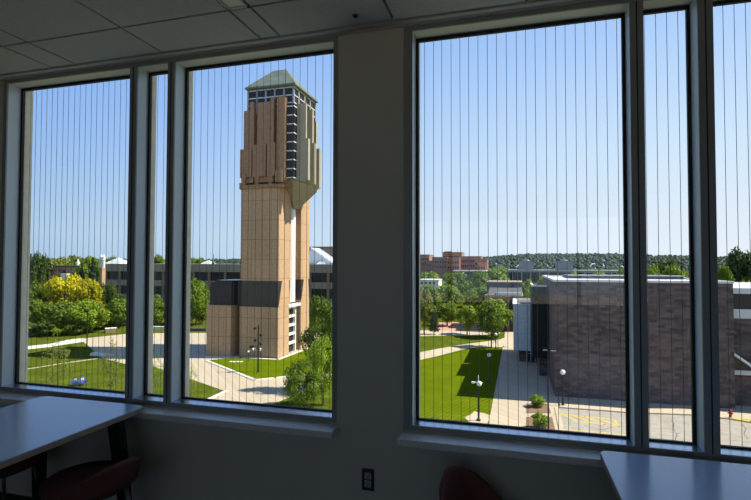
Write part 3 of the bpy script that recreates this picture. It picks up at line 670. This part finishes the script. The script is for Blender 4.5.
# low pavilion with layered roofs between trees and pale box
ry = 118.0; P = Vector((xat(500, ry), ry, 0)); zr = lambda y: height(500, y, P)
PV = thing('low_pavilion', (P.x, ry+6, GZ), 'low brown pavilion with grey stepped glass roofs behind the pale box', 'building')
part(MB().box(xat(487, ry), xat(522, ry), ry, ry+16, GZ, zr(297)), PV, 'walls', M['brownbrick'])
part(MB().box(xat(485, ry), xat(523, ry), ry-.8, ry+16.5, zr(297), zr(295)), PV, 'eave', M['tanconc'])
part(MB().add([(xat(487,ry),ry-.2,zr(295)),(xat(522,ry),ry-.2,zr(295)),(xat(522,ry),ry+5,zr(295)),(xat(487,ry),ry+5,zr(295)),(xat(489,ry),ry+4.6,zr(288)),(xat(522,ry),ry+4.6,zr(288)),(xat(522,ry),ry+5,zr(288)),(xat(489,ry),ry+5,zr(288))], [(0,3,2,1),(4,5,6,7),(0,1,5,4),(1,2,6,5),(2,3,7,6),(3,0,4,7)]), PV, 'glass_roof', M['darkroof'])
part(MB().box(xat(496,ry), xat(521,ry), ry-.4, ry+1.4, zr(295), zr(292.5)), PV, 'skylight_strip', M['skylight'])
part(MB().box(xat(485.5,ry), xat(522,ry), ry+5, ry+15, zr(295), zr(283.5)), PV, 'upper_roof', M['darkroof'])
part(MB().box(xat(485,ry), xat(522.5,ry), ry+4.6, ry+15.3, zr(283.5), zr(282.4)), PV, 'upper_coping', M['tanconc'])
for px in (490, 496, 503, 509): part(MB().box(xat(px, ry), xat(px+3.5, ry), ry-.1, ry, GZ+.2, zr(300)), PV, 'window', M['darkglass'])

# long grey roofs and cooling drums on the skyline behind the hall
gy = 210.0; P = Vector((xat(570, gy), gy, 0)); zg = lambda y: height(570, y, P)
GB = thing('grey_flat_building', (P.x, gy+10, GZ), 'long grey flat-roofed building on the skyline behind the brick hall', 'building')
part(MB().box(xat(508, gy), xat(672, gy), gy, gy+22, GZ, zg(272.5)), GB, 'walls', M['darkglass'])
part(MB().box(xat(507.5, gy), xat(672.5, gy), gy-.6, gy+22.5, zg(272.5), zg(270.3)), GB, 'fascia', M['greywall'])
for px in range(512, 670, 9): part(MB().box(xat(px, gy), xat(px+1.2, gy), gy-.25, gy, GZ, zg(272.5)), GB, 'pier', M['greywall'])
for px, w_, lab in ((526, 14.5, 'left'), (564, 16, 'right')):
    P = at(px, 222); zb4 = zg(270.3)
    t_ = thing('cooling_drum', (P.x, P.y, zb4), 'grey-blue louvred cooling unit on the flat roof, the %s one' % lab, 'cooling unit', 'cooling units on the skyline roof')
    r_ = (xat(px+w_/2, P.y)-xat(px-w_/2, P.y))/2; h_ = height(px, 261, P)-zb4
    part(MB().box(P.x-r_, P.x+r_, P.y-r_, P.y+r_, zb4, zb4+h_), t_, 'casing', M['greywall'])
    q = MB()
    for k_ in range(8): q.box(P.x-r_-.06, P.x+r_+.06, P.y-r_-.06, P.y+r_+.06, zb4+h_*(k_+.5)/8-.06, zb4+h_*(k_+.5)/8+.06)
    part(q, t_, 'louvres', M['darkroof'])
    part(MB().lathe([(r_*.5,0),(r_*.45,.5),(r_*.3,.6)], (P.x, P.y, zb4+h_), 14), t_, 'fan_stack', M['greywall'])

# ------------------------------------------------------------------ trees
rng = np.random.default_rng(11)
def crown(seed, nl, ls, kind='round', blobs=26):
    r = np.random.default_rng(seed); P = []; N = []
    if kind == 'conifer':
        z = r.random(nl)**1.25; ang = r.random(nl)*6.283
        rad = .5*(1-z)*(.55+.45*np.abs(np.sin(z*38+np.sin(ang*5)*.8)))*np.sqrt(r.random(nl)*.6+.4)
        P = np.stack([rad*np.cos(ang), rad*np.sin(ang), .08+.92*z], 1); N = np.stack([np.cos(ang), np.sin(ang), .3+0*ang], 1)
    else:
        cs = []
        lo = {'round':.10,'loose':.22,'shrub':.0,'tall':.06}[kind]
        while len(cs) < blobs:
            p = r.uniform(-1, 1, 3)
            if np.linalg.norm(p) < 1: cs.append(p)
        cs = np.array(cs); cs = cs/np.maximum(.5, np.linalg.norm(cs, axis=1))[:,None]*np.minimum(np.linalg.norm(cs, axis=1), .72)[:,None]
        br = r.uniform(.26, .46, blobs) if kind != 'loose' else r.uniform(.25, .42, blobs)
        i = r.integers(0, blobs, nl); d = r.normal(size=(nl, 3)); d /= np.linalg.norm(d, axis=1)[:,None]
        d[:,2] = np.where(r.random(nl) < .6, np.abs(d[:,2]), d[:,2])
        k = r.random(nl)[:,None]**.4
        P = cs[i]+d*br[i][:,None]*k; N = d+cs[i]*.5
        H = (1-lo)/2
        s = 1.0-.16*np.clip(P[:,2], 0, 1) if kind != 'tall' else 1.0
        P = np.stack([P[:,0]*.5*s, P[:,1]*.5*s, lo+H+P[:,2]*H], 1)
    N = N/np.linalg.norm(N, axis=1)[:,None]+r.normal(size=(nl,3))*.55; N /= np.linalg.norm(N, axis=1)[:,None]
    a = np.cross(N, r.normal(size=(nl,3))); a /= np.linalg.norm(a, axis=1)[:,None]; b_ = np.cross(N, a)
    sz = (ls*r.uniform(.6, 1.3, nl))[:,None]
    V = np.stack([P-a*sz, P-b_*sz*.55, P+a*sz, P+b_*sz*.55], 1).reshape(-1, 3)
    me = bpy.data.meshes.new('crown'); me.vertices.add(nl*4); me.vertices.foreach_set('co', V.ravel())
    me.loops.add(nl*4); me.polygons.add(nl)
    me.loops.foreach_set('vertex_index', np.arange(nl*4)); me.polygons.foreach_set('loop_start', np.arange(0, nl*4, 4)); me.polygons.foreach_set('loop_total', np.full(nl, 4))
    me.update(); me.validate(); return me
def trunk(seed, th=.032, kind='round'):
    r = random.Random(seed); b_ = MB()
    b_.tube([(0,0,-.01),(.004,.003,.2),(0,.006,.42),(.004,0,.78)], [th,th*.75,th*.5,th*.12], 7)
    if kind != 'conifer':
        for k in range(6):
            a = r.random()*6.28; z = .2+.08*k; q = .22+.1*r.random()
            b_.tube([(0,0,z),(q*.5*math.cos(a),q*.5*math.sin(a),z+.13),(q*math.cos(a),q*math.sin(a),z+.27)], [th*.42,th*.28,th*.08], 5)
    return b_.mesh('trunk', M['bark'])
BASE = {}
for k, spec in dict(round=[(3,5200,.034),(4,5200,.034),(5,5200,.036),(6,5200,.034)], conifer=[(21,3200,.026),(22,3200,.026)], loose=[(31,1300,.016),(32,1200,.016)],
                    near=[(41,11000,.019),(42,11000,.019)], shrub=[(51,2600,.06),(52,2600,.06)]).items():
    kk = 'round' if k == 'near' else k
    BASE[k] = [(crown(*s, kk, 20 if k == 'loose' else 26), trunk(s[0], .020 if k in ('loose',) else .03, kk)) for s in spec]
MESHES = {}
def tree(kind, leaf, px, dist, ytop, wpx, label, group=None, cat='tree', name=None, P=None, i=None):
    P = P if P is not None else at(px, dist)
    hgt = height(px, ytop, P)-GZ
    dd = math.hypot(P.x-CAM.x, P.y-CAM.y); wd = 1.18*wpx/F*dd*math.cos(math.atan((px-375.5)/F))
    v = BASE[kind]; i = random.randrange(len(v)) if i is None else i
    key = (kind, i, leaf)
    if key not in MESHES:
        cm = v[i][0].copy(); cm.materials.clear(); cm.materials.append(M[leaf]); MESHES[key] = cm
    nm = name or {'conifer':'conifer_tree','loose':'sapling','shrub':'shrub'}.get(kind, 'broadleaf_tree')
    r_ = empty(nm, P, random.random()*6.28); r_.scale = (wd, wd, hgt)
    tag(r_, label, cat, group)
    o_ = bpy.data.objects.new('crown', MESHES[key]); C.objects.link(o_); o_.parent = r_
    o_ = bpy.data.objects.new('trunk', v[i][1]); C.objects.link(o_); o_.parent = r_
    return r_
# left window, front to back
gL = 'trees on the far left lawn'
tree('round','yellowleaf',65,146,274,36,'golden yellow-green tree, the left and taller of the two golden crowns',gL)
tree('round','yellowleaf',88,144,278,28,'golden yellow-green tree, the right and lower of the two golden crowns',gL)
tree('round','bright',88,130,299,36,'bright green tree in front of the golden crowns beside the curved path',gL)
tree('round','green',60,132,301,36,'mid green tree in front of the taller golden crown',gL)
tree('round','green',36,134,299,28,'dark green tree low at the left window edge behind the curved path',gL)
tree('round','green',38,152,283,26,'green tree at the left edge beside the taller golden crown',gL)
tree('round','dark',108,150,283,28,'dark green tree right of the golden crowns below the long concrete building',gL)
tree('round','green',120,136,298,26,'green tree against the first mullion above the plaza',gL)
tree('tall' if 'tall' in BASE else 'round','dark',41,165,252,20,'tall dark tree rising highest on the left skyline',gL)
tree('round','dark',29,170,254,18,'dark tree on the skyline cut by the left window edge',gL)
tree('conifer','conifer',93,170,258,21,'dark pointed conifer below the white cupolas',gL)
tree('conifer','conifer',82,172,264,19,'dark conifer left of and lower than the one below the cupolas',gL)
tree('round','plum',53,165,270,18,'purplish brown tree left behind the golden crowns',gL)
tree('round','olive',58,340,256.5,24,'olive green tree on the skyline above the brown building, the left of two',gL)
tree('round','olive',74,345,255,24,'olive green tree on the skyline above the brown building, the right of two',gL)
tree('round','green',90,250,256,24,'green tree on the skyline behind the white cupolas',gL)
for k_, px in enumerate((112, 128, 142, 158, 174, 190, 200)): tree('round','green',px,260,[258,259,257,256,259,257.5,259][k_],15,'green treetop showing just over the roof of the long concrete building','treetops over the long hall')
tree('round','green',154,138,294,22,'green tree seen through the narrow left pane below the long building',gL)
tree('round','bright',197,134,281,24,'bright green tree just left of the bell tower wing',gL)
tree('round','green',181,140,290,20,'green tree half hidden behind the second mullion',gL)
for px, lab in ((158,'narrow left pane'),(188,'second mullion'),(203,'bell tower wing')): tree('shrub','green',px,137,302,13,'dark hedge shrub behind the plaza by the %s' % lab,'hedge shrubs behind the plaza','shrub')
for px, dist, yt, wp, lf, lab in ((32,130,322,20,'green','at the left window edge'),(47,129,320,20,'dark','under the mid green tree'),(62,129,322,18,'bright','between the mid green tree and the bright one'),(76,128,321,20,'green','left of the thin dark light pole'),(99,136,319,22,'green','right of the thin dark light pole'),(118,142,318,20,'dark','by the low brown seat wall')):
    tree('shrub',lf,px,dist,yt,wp,'bushy understory shrub behind the curved path, '+lab,'understory shrubs behind the curved path','shrub')
# saplings
gS = 'young trees on the lawns'
tree('loose','bright',157,52,349,17,'young leafy sapling on the lawn seen in the narrow left pane',gS)
tree('loose','bright',192,58,362,13,'young sapling on the lawn at the right side of the second mullion',gS)
tree('loose','olive',60,62,332,26,'sparse young tree on the left lawn before the curved path',gS)
tree('loose','olive',113,60,336,22,'sparse young tree on the left lawn beside the first mullion',gS)
tree('near','green',325,62,297,44,'tall leafy tree at the right jamb beside the bell tower',i=0)
tree('round','green',316,108,295,18,'green tree behind the bell tower at its right corner')
tree('near','green',303,53,361,36,'small bushy tree by the path at the tower lawn corner',i=1)
tree('near','bright',324,56,338,30,'leafy tree low at the right edge of the left window below the tall one',i=1)
# right window
gR = 'trees beyond the diagonal walk'
tree('round','olive',424,112,289,22,'pale olive tree beside the left jamb of the right window',gR)
tree('conifer','conifer',434,112,291,11,'dark conifer right of the pale olive tree',gR)
tree('round','green',447,128,302,22,'round green tree behind the red paved area',gR)
tree('round','bright',467,113,305,20,'green tree with a visible trunk standing at the walk edge, left of the large one',gR)
tree('round','green',491,97,305,22,'dark leafy tree at the end of the diagonal walk',gR)
tree('round','bright',494,110,298,32,'large bright green tree right of the tree with a visible trunk',gR)
tree('round','green',480,150,288,34,'green tree behind the large bright one, below the orange brick complex',gR)
tree('round','green',448,160,285,34,'green tree behind the red paved area, below the brick complex',gR)
tree('round','bright',430,190,271.5,30,'bright tree at the left jamb below the brick complex',gR)
tree('round','bright',428,150,286,24,'bright tree in front of the cream flat-roofed house',gR)
tree('round','green',455,200,271.5,32,'green crown left of centre below the brick complex',gR)
tree('round','bright',498,190,268.5,30,'bright green tree right of the brick complex on the skyline',gR)
tree('round','green',480,185,272,26,'dark green tree under the right end of the brick complex',gR)
tree('round','bright',545,150,275,20,'bright green tree rising behind the black block',gR)
tree('round','bright',528,146,279,18,'bright green tree rising behind the pale box',gR)
gH = 'trees behind the brick hall'
tree('round','bright',623,130,266.5,22,'bright green tree behind the hall roof left of the third mullion',gH)
tree('round','bright',575,150,271.5,18,'low green treetop over the middle of the hall roof',gH)
tree('round','bright',600,150,272,20,'low green treetop just left of the tree at the third mullion',gH)
tree('round','bright',651,140,265,22,'bright green tree just right of the third mullion over the hall',gH)
tree('round','bright',673,140,267.5,26,'bright green tree over the hall roof in the narrow right pane',gH)
tree('round','dark',668,190,261,30,'dark green tree behind the bright ones in the narrow right pane',gH)
tree('conifer','conifer',691,170,260,14,'dark conifer against the fourth mullion',gH)
tree('round','green',724,140,264,18,'green tree just right of the fourth mullion',gH)
tree('round','dark',740,150,252,34,'tall dark green tree at the right edge above the brick wing',gH)
tree('round','bright',745,118,281,26,'low bright green tree above the white parapet at the right edge',gH)
tree('round','dark',765,140,256,30,'dark green tree cut off by the right edge',gH)
for k_ in range(26):
    px = 410+k_*13.5+random.uniform(-4,4); tree('round', random.choice(['green','dark','green']), px, random.uniform(390,480) if px < 505 else random.uniform(330,460), random.uniform(266,271), random.uniform(18,26), 'distant green tree in the band below the wooded hill', 'distant trees below the hill')
for k_ in range(14):
    px = 20+k_*14+random.uniform(-4,4); tree('round', random.choice(['green','dark','green']), px, random.uniform(300,380), random.uniform(260,263), 22, 'distant green tree on the skyline behind the left buildings', 'distant trees on the left skyline')

# wooded hill on the horizon: canopy nobody could count
ico_v = []; 
t_ = (1+5**.5)/2
iv = np.array([(-1,t_,0),(1,t_,0),(-1,-t_,0),(1,-t_,0),(0,-1,t_),(0,1,t_),(0,-1,-t_),(0,1,-t_),(t_,0,-1),(t_,0,1),(-t_,0,-1),(-t_,0,1)])/math.hypot(1,t_)
if_ = [(0,11,5),(0,5,1),(0,1,7),(0,7,10),(0,10,11),(1,5,9),(5,11,4),(11,10,2),(10,7,6),(7,1,8),(3,9,4),(3,4,2),(3,2,6),(3,6,8),(3,8,9),(4,9,5),(2,4,11),(6,2,10),(8,6,7),(9,8,1)]
hb = MB()
def hilltop(px):
    return float(np.interp(px, [-60,0,150,350,420,490,520,560,600,640,680,720,760,830], [260,259,260,259,258,257,254.5,254,253.5,255,256,257,257,258]))
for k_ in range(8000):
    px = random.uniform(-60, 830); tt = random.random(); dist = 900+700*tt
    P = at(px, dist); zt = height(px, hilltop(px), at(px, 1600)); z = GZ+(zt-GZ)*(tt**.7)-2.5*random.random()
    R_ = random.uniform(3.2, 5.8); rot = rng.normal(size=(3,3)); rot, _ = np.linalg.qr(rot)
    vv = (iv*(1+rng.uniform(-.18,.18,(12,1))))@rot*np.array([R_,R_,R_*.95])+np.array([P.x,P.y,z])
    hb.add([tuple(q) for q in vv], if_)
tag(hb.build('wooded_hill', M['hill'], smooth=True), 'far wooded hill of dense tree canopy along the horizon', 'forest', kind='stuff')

# shrubs in the mulch beds
for px, py, wd, lab in ((537,407.5,13,'far'), (540,429,16,'near')):
    P = G(px, py); tree('shrub','bright',px,0,py-(13 if lab == 'far' else 16.5),wd,'round green shrub in the %s mulch bed by the main walk' % lab,'shrubs in the mulch beds','shrub',P=P)
P = G(434.5, 428); tree('loose','green',434.5,0,413,9,'tiny sapling on the mown lawn at the bottom of the right window',P=P)

# ------------------------------------------------------------------ lamps, chairs, hydrant, benches
def globe_lamp(px, py, yg, rad, label):
    P = G(px, py); h_ = height(px, yg, P)-GZ
    t_ = tag(empty('globe_lamp', P), label, 'street lamp', 'globe lamps along the walks')
    MB().lathe([(.16,0),(.16,.25),(.08,.45),(.065,h_-.35)], n=10).build('pole', M['blackpole'], t_)
    MB().lathe([(.10,h_-.4),(.16,h_-.25),(.10,h_-rad*.8)], n=10).build('collar', M['blackpole'], t_)
    MB().ball((0,0,h_), rad, 12).build('globe', M['globe'], t_, True)
    return t_
globe_lamp(563, 405.5, 372.3, .29, 'globe lamp post before the dark brick hall')
globe_lamp(489.3, 383, 355, .27, 'globe lamp post standing in the shaded lawn')
globe_lamp(495.8, 349, 334.5, .30, 'globe lamp post under the dark leafy tree at the walk end')
P = G(478.5, 421); h_ = height(478.5, 383.5, P)-GZ
t_ = tag(empty('security_lamp', P), 'lamp post with white globe and side cameras in a bare soil patch', 'street lamp')
MB().lathe([(.22,0),(.22,.18),(.09,.3),(.075,h_)], n=10).build('pole', M['blackpole'], t_)
MB().ball((.08,0,h_), .27, 12).build('globe', M['globe'], t_, True)
MB().tube([(-.55,0,h_+.12),(.45,0,h_+.1)], .045, 6).build('cross_arm', M['globe'], t_)
MB().box(-.68,-.38,-.09,.09,h_-.02,h_+.16).build('camera_head', M['globe'], t_)
MB().tube([(0,0,h_),(0,0,h_+.85)], .03, 6).build('aerial', M['globe'], t_)
# tall floodlight mast by the tower
P = G(258, 372.5); h_ = height(258, 325, P)-GZ
t_ = tag(empty('floodlight_mast', P), 'tall black floodlight mast on the lawn before the bell tower', 'street lamp')
MB().lathe([(.3,0),(.3,.12),(.13,.2),(.10,h_)], n=10).build('pole', M['blackpole'], t_)
for dx, f_, m_ in ((-.55,.93,'blackpole'),(.5,.80,'blackpole'),(-.5,.68,'blackpole'),(-.62,.50,'globe'),(.05+.5,.5,'globe'),(-1.1,.545,'blackpole'),(.5,.62,'blackpole')):
    z = h_*f_
    a_ = MB().tube([(0,0,z),(dx*.7,-.05,z+.05)], .04, 6).build('arm', M['blackpole'], t_)
    q = MB(); q.tube([(dx*.7,-.05,z+.05),(dx*1.15,-.3,z-.12)], [.13,.2], 10); q.build('spotlight', M[m_], a_)
P = G(248, 372.5)
P2 = G(234, 362.3)
for px in (232.5, 239.5):
    p_ = G(px, 362.3); t2 = tag(empty('ground_plate', (p_.x, p_.y, GZ+.07)), 'small pale ground slab in the tower lawn, %s of the pair' % ('left' if px < 235 else 'right'), 'slab', 'pale slabs in the tower lawn')
    MB().box(-.45,.45,-.35,.35,0,.06).build('slab', M['kerb'], t2)
P = G(248.3, 362); t_ = tag(empty('bollard_light', (P.x, P.y, GZ+.07)), 'small white lamp head low in front of the tower base', 'lamp')
hb_ = height(248.3, 352, P)-GZ
MB().tube([(0,0,0),(0,0,hb_)], .04, 6).build('stem', M['blackpole'], t_); MB().ball((0,0,hb_), .17, 8).build('lamp_head', M['globe'], t_, True)
# tall street light right of the main walk
P = G(548.5, 440); h_ = height(548.5, 351, P)-GZ
t_ = tag(empty('street_light', P), 'tall thin black street light with a short arm before the black block', 'street lamp')
MB().lathe([(.12,0),(.12,.3),(.075,.4),(.05,h_)], n=8).build('pole', M['blackpole'], t_)
a_ = MB().tube([(.0,0,h_-.1),(.35,0,h_),(.55,0,h_)], .035, 6).build('arm', M['blackpole'], t_)
MB().box(.25,.72,-.12,.12,h_-.04,h_+.06).build('lamp_head', M['lampgrey'], a_); 
q = MB(); q.box(-.42,-.05,-.09,.09,h_+.02,h_+.1); q.build('lamp_head', M['lampgrey'], a_)
# light pole at the left plaza
P = G(86.8, 350); h_ = height(86.8, 312, P)-GZ
t_ = tag(empty('path_light', P), 'thin dark light pole where the curved path meets the plaza', 'street lamp')
MB().lathe([(.22,0),(.22,.4),(.11,.5),(.08,h_)], n=8).build('pole', M['blackpole'], t_); MB().lathe([(.25,h_),(.28,h_+.25),(.05,h_+.35)], n=8).build('lamp_head', M['blackpole'], t_)

# low seat walls and benches on the left plaza
def seatwall(p0, p1, hgt, dep, label, m_='kerb', ends='brownbrick'):
    a_, b_ = G(*p0), G(*p1); d = (b_-a_); L_ = d.length
    t_ = tag(empty('seat_wall', (a_+b_)/2, math.atan2(d.y, d.x)), label, 'seat wall', 'low seat walls by the plaza')
    MB().box(-L_/2, L_/2, 0, dep, 0, hgt-.12).build('wall_body', M[ends], t_); MB().box(-L_/2-.06, L_/2+.06, -.06, dep+.06, hgt-.12, hgt).build('wall_cap', M[m_], t_)
    return t_
seatwall((105.5,333), (117,332.2), 1.0, 1.6, 'low brown seat wall with white cap beside the plaza left of the first mullion')
seatwall((150,329.5), (165,329.5), .7, .8, 'low white-capped seat wall in the narrow left pane', ends='kerb')
seatwall((187,331.3), (206,331.3), .7, .8, 'low dark seat wall left of the bell tower wing', m_='darkroof', ends='darkroof')
P = G(192, 331); t_ = tag(empty('bench', (P.x, P.y-2.4, GZ+.03)), 'small dark bench in front of the low wall left of the tower', 'bench')
MB().box(-.9,.9,-.25,.25,.4,.48).build('seat', M['blackpole'], t_); MB().box(-.9,.9,.25,.31,.55,.95).build('backrest', M['blackpole'], t_)
for dx in (-.75,.75): MB().box(dx-.04,dx+.04,-.22,.28,0,.4).build('leg', M['blackpole'], t_)
P = G(102, 355.5); t_ = tag(empty('ramp_slab', (P.x, P.y, GZ+.03), .2), 'pale sloping slab at the end of the lawn kerb', 'slab')
MB().hexa([(-1.8,-.7,0),(1.8,-.7,0),(1.8,.7,0),(-1.8,.7,0)], [(-1.7,-.6,.5),(1.7,-.6,.1),(1.7,.6,.1),(-1.7,.6,.5)]).build('slab', M['kerb'], t_)

# blue garden chairs on the left lawn
def lawn_chair():
    r_ = empty('lawn_chair')
    s_ = MB()
    for k_ in range(4): s_.hexa([(-.3,-.35+k_*.16,.40-k_*.045),(.3,-.35+k_*.16,.40-k_*.045),(.3,-.21+k_*.16,.36-k_*.045),(-.3,-.21+k_*.16,.36-k_*.045)], [(-.3,-.35+k_*.16,.43-k_*.045),(.3,-.35+k_*.16,.43-k_*.045),(.3,-.21+k_*.16,.39-k_*.045),(-.3,-.21+k_*.16,.39-k_*.045)])
    s_.build('seat', M['bluechair'], r_)
    b_ = MB()
    for k_ in range(5):
        x = -.26+k_*.13; top = 1.05-.045*abs(k_-2)**1.5
        b_.hexa([(x-.06,.22,.22),(x+.06,.22,.22),(x+.06,.25,.22),(x-.06,.25,.22)], [(x-.06,.50,top),(x+.06,.50,top),(x+.06,.53,top),(x-.06,.53,top)])
    bk = b_.build('backrest', M['bluechair'], r_)
    e_ = MB()                                  # yellow block emblem: two posts and a notch
    def q(x0,x1,z0,z1):
        y = lambda z: .22+.28*(z-.22)/.83-.012
        e_.hexa([(x0,y(z0),z0),(x1,y(z0),z0),(x1,y(z0)+.01,z0),(x0,y(z0)+.01,z0)], [(x0,y(z1),z1),(x1,y(z1),z1),(x1,y(z1)+.01,z1),(x0,y(z1)+.01,z1)])
    q(-.14,-.07,.66,.90); q(.07,.14,.66,.90); q(-.07,-.025,.76,.88); q(.025,.07,.76,.88); q(-.025,.025,.72,.82); q(-.17,-.04,.63,.67); q(.04,.17,.63,.67)
    e_.build('emblem', M['maize'], bk)['label'] = 'yellow block letter M emblem'
    for sx in (-1, 1):
        MB().box(sx*.36-.07, sx*.36+.07, -.42, .36, .56, .59).build('armrest', M['bluechair'], r_)
        MB().box(sx*.34-.025, sx*.34+.025, -.38, -.30, 0, .56).build('leg', M['bluechair'], r_)
        MB().box(sx*.34-.025, sx*.34+.025, .26, .33, 0, .56).build('leg', M['bluechair'], r_)
    return r_
l1 = lawn_chair(); l1.location = G(74.5, 386); l1.rotation_euler.z = math.radians(35)
tag(l1, 'blue slatted lawn chair with yellow emblem, the left of the pair on the grass', 'lawn chair', 'blue chairs on the left lawn')
l2 = copy_tree(l1); l2.location = G(83, 385.4); l2.rotation_euler.z = math.radians(55)
tag(l2, 'blue slatted lawn chair with yellow emblem, the right of the pair on the grass', 'lawn chair', 'blue chairs on the left lawn')

# fire hydrant
P = G(730.5, 418.5); P.z = GZ+.06
t_ = tag(empty('fire_hydrant', P), 'dark red fire hydrant on the sidewalk near the right edge', 'hydrant')
MB().lathe([(.2,0),(.2,.06),(.13,.08),(.13,.62),(.17,.64),(.17,.70),(.12,.80),(.05,.86),(.04,.93)], n=14).build('barrel', M['hydrant'], t_, True)
for dx in (-1, 1): MB().tube([(dx*.1,0,.5),(dx*.24,0,.5)], .07, 10).build('side_nozzle', M['hydrant'], t_)
MB().tube([(0,-.1,.45),(0,-.26,.45)], .09, 10).build('front_nozzle', M['hydrant'], t_)
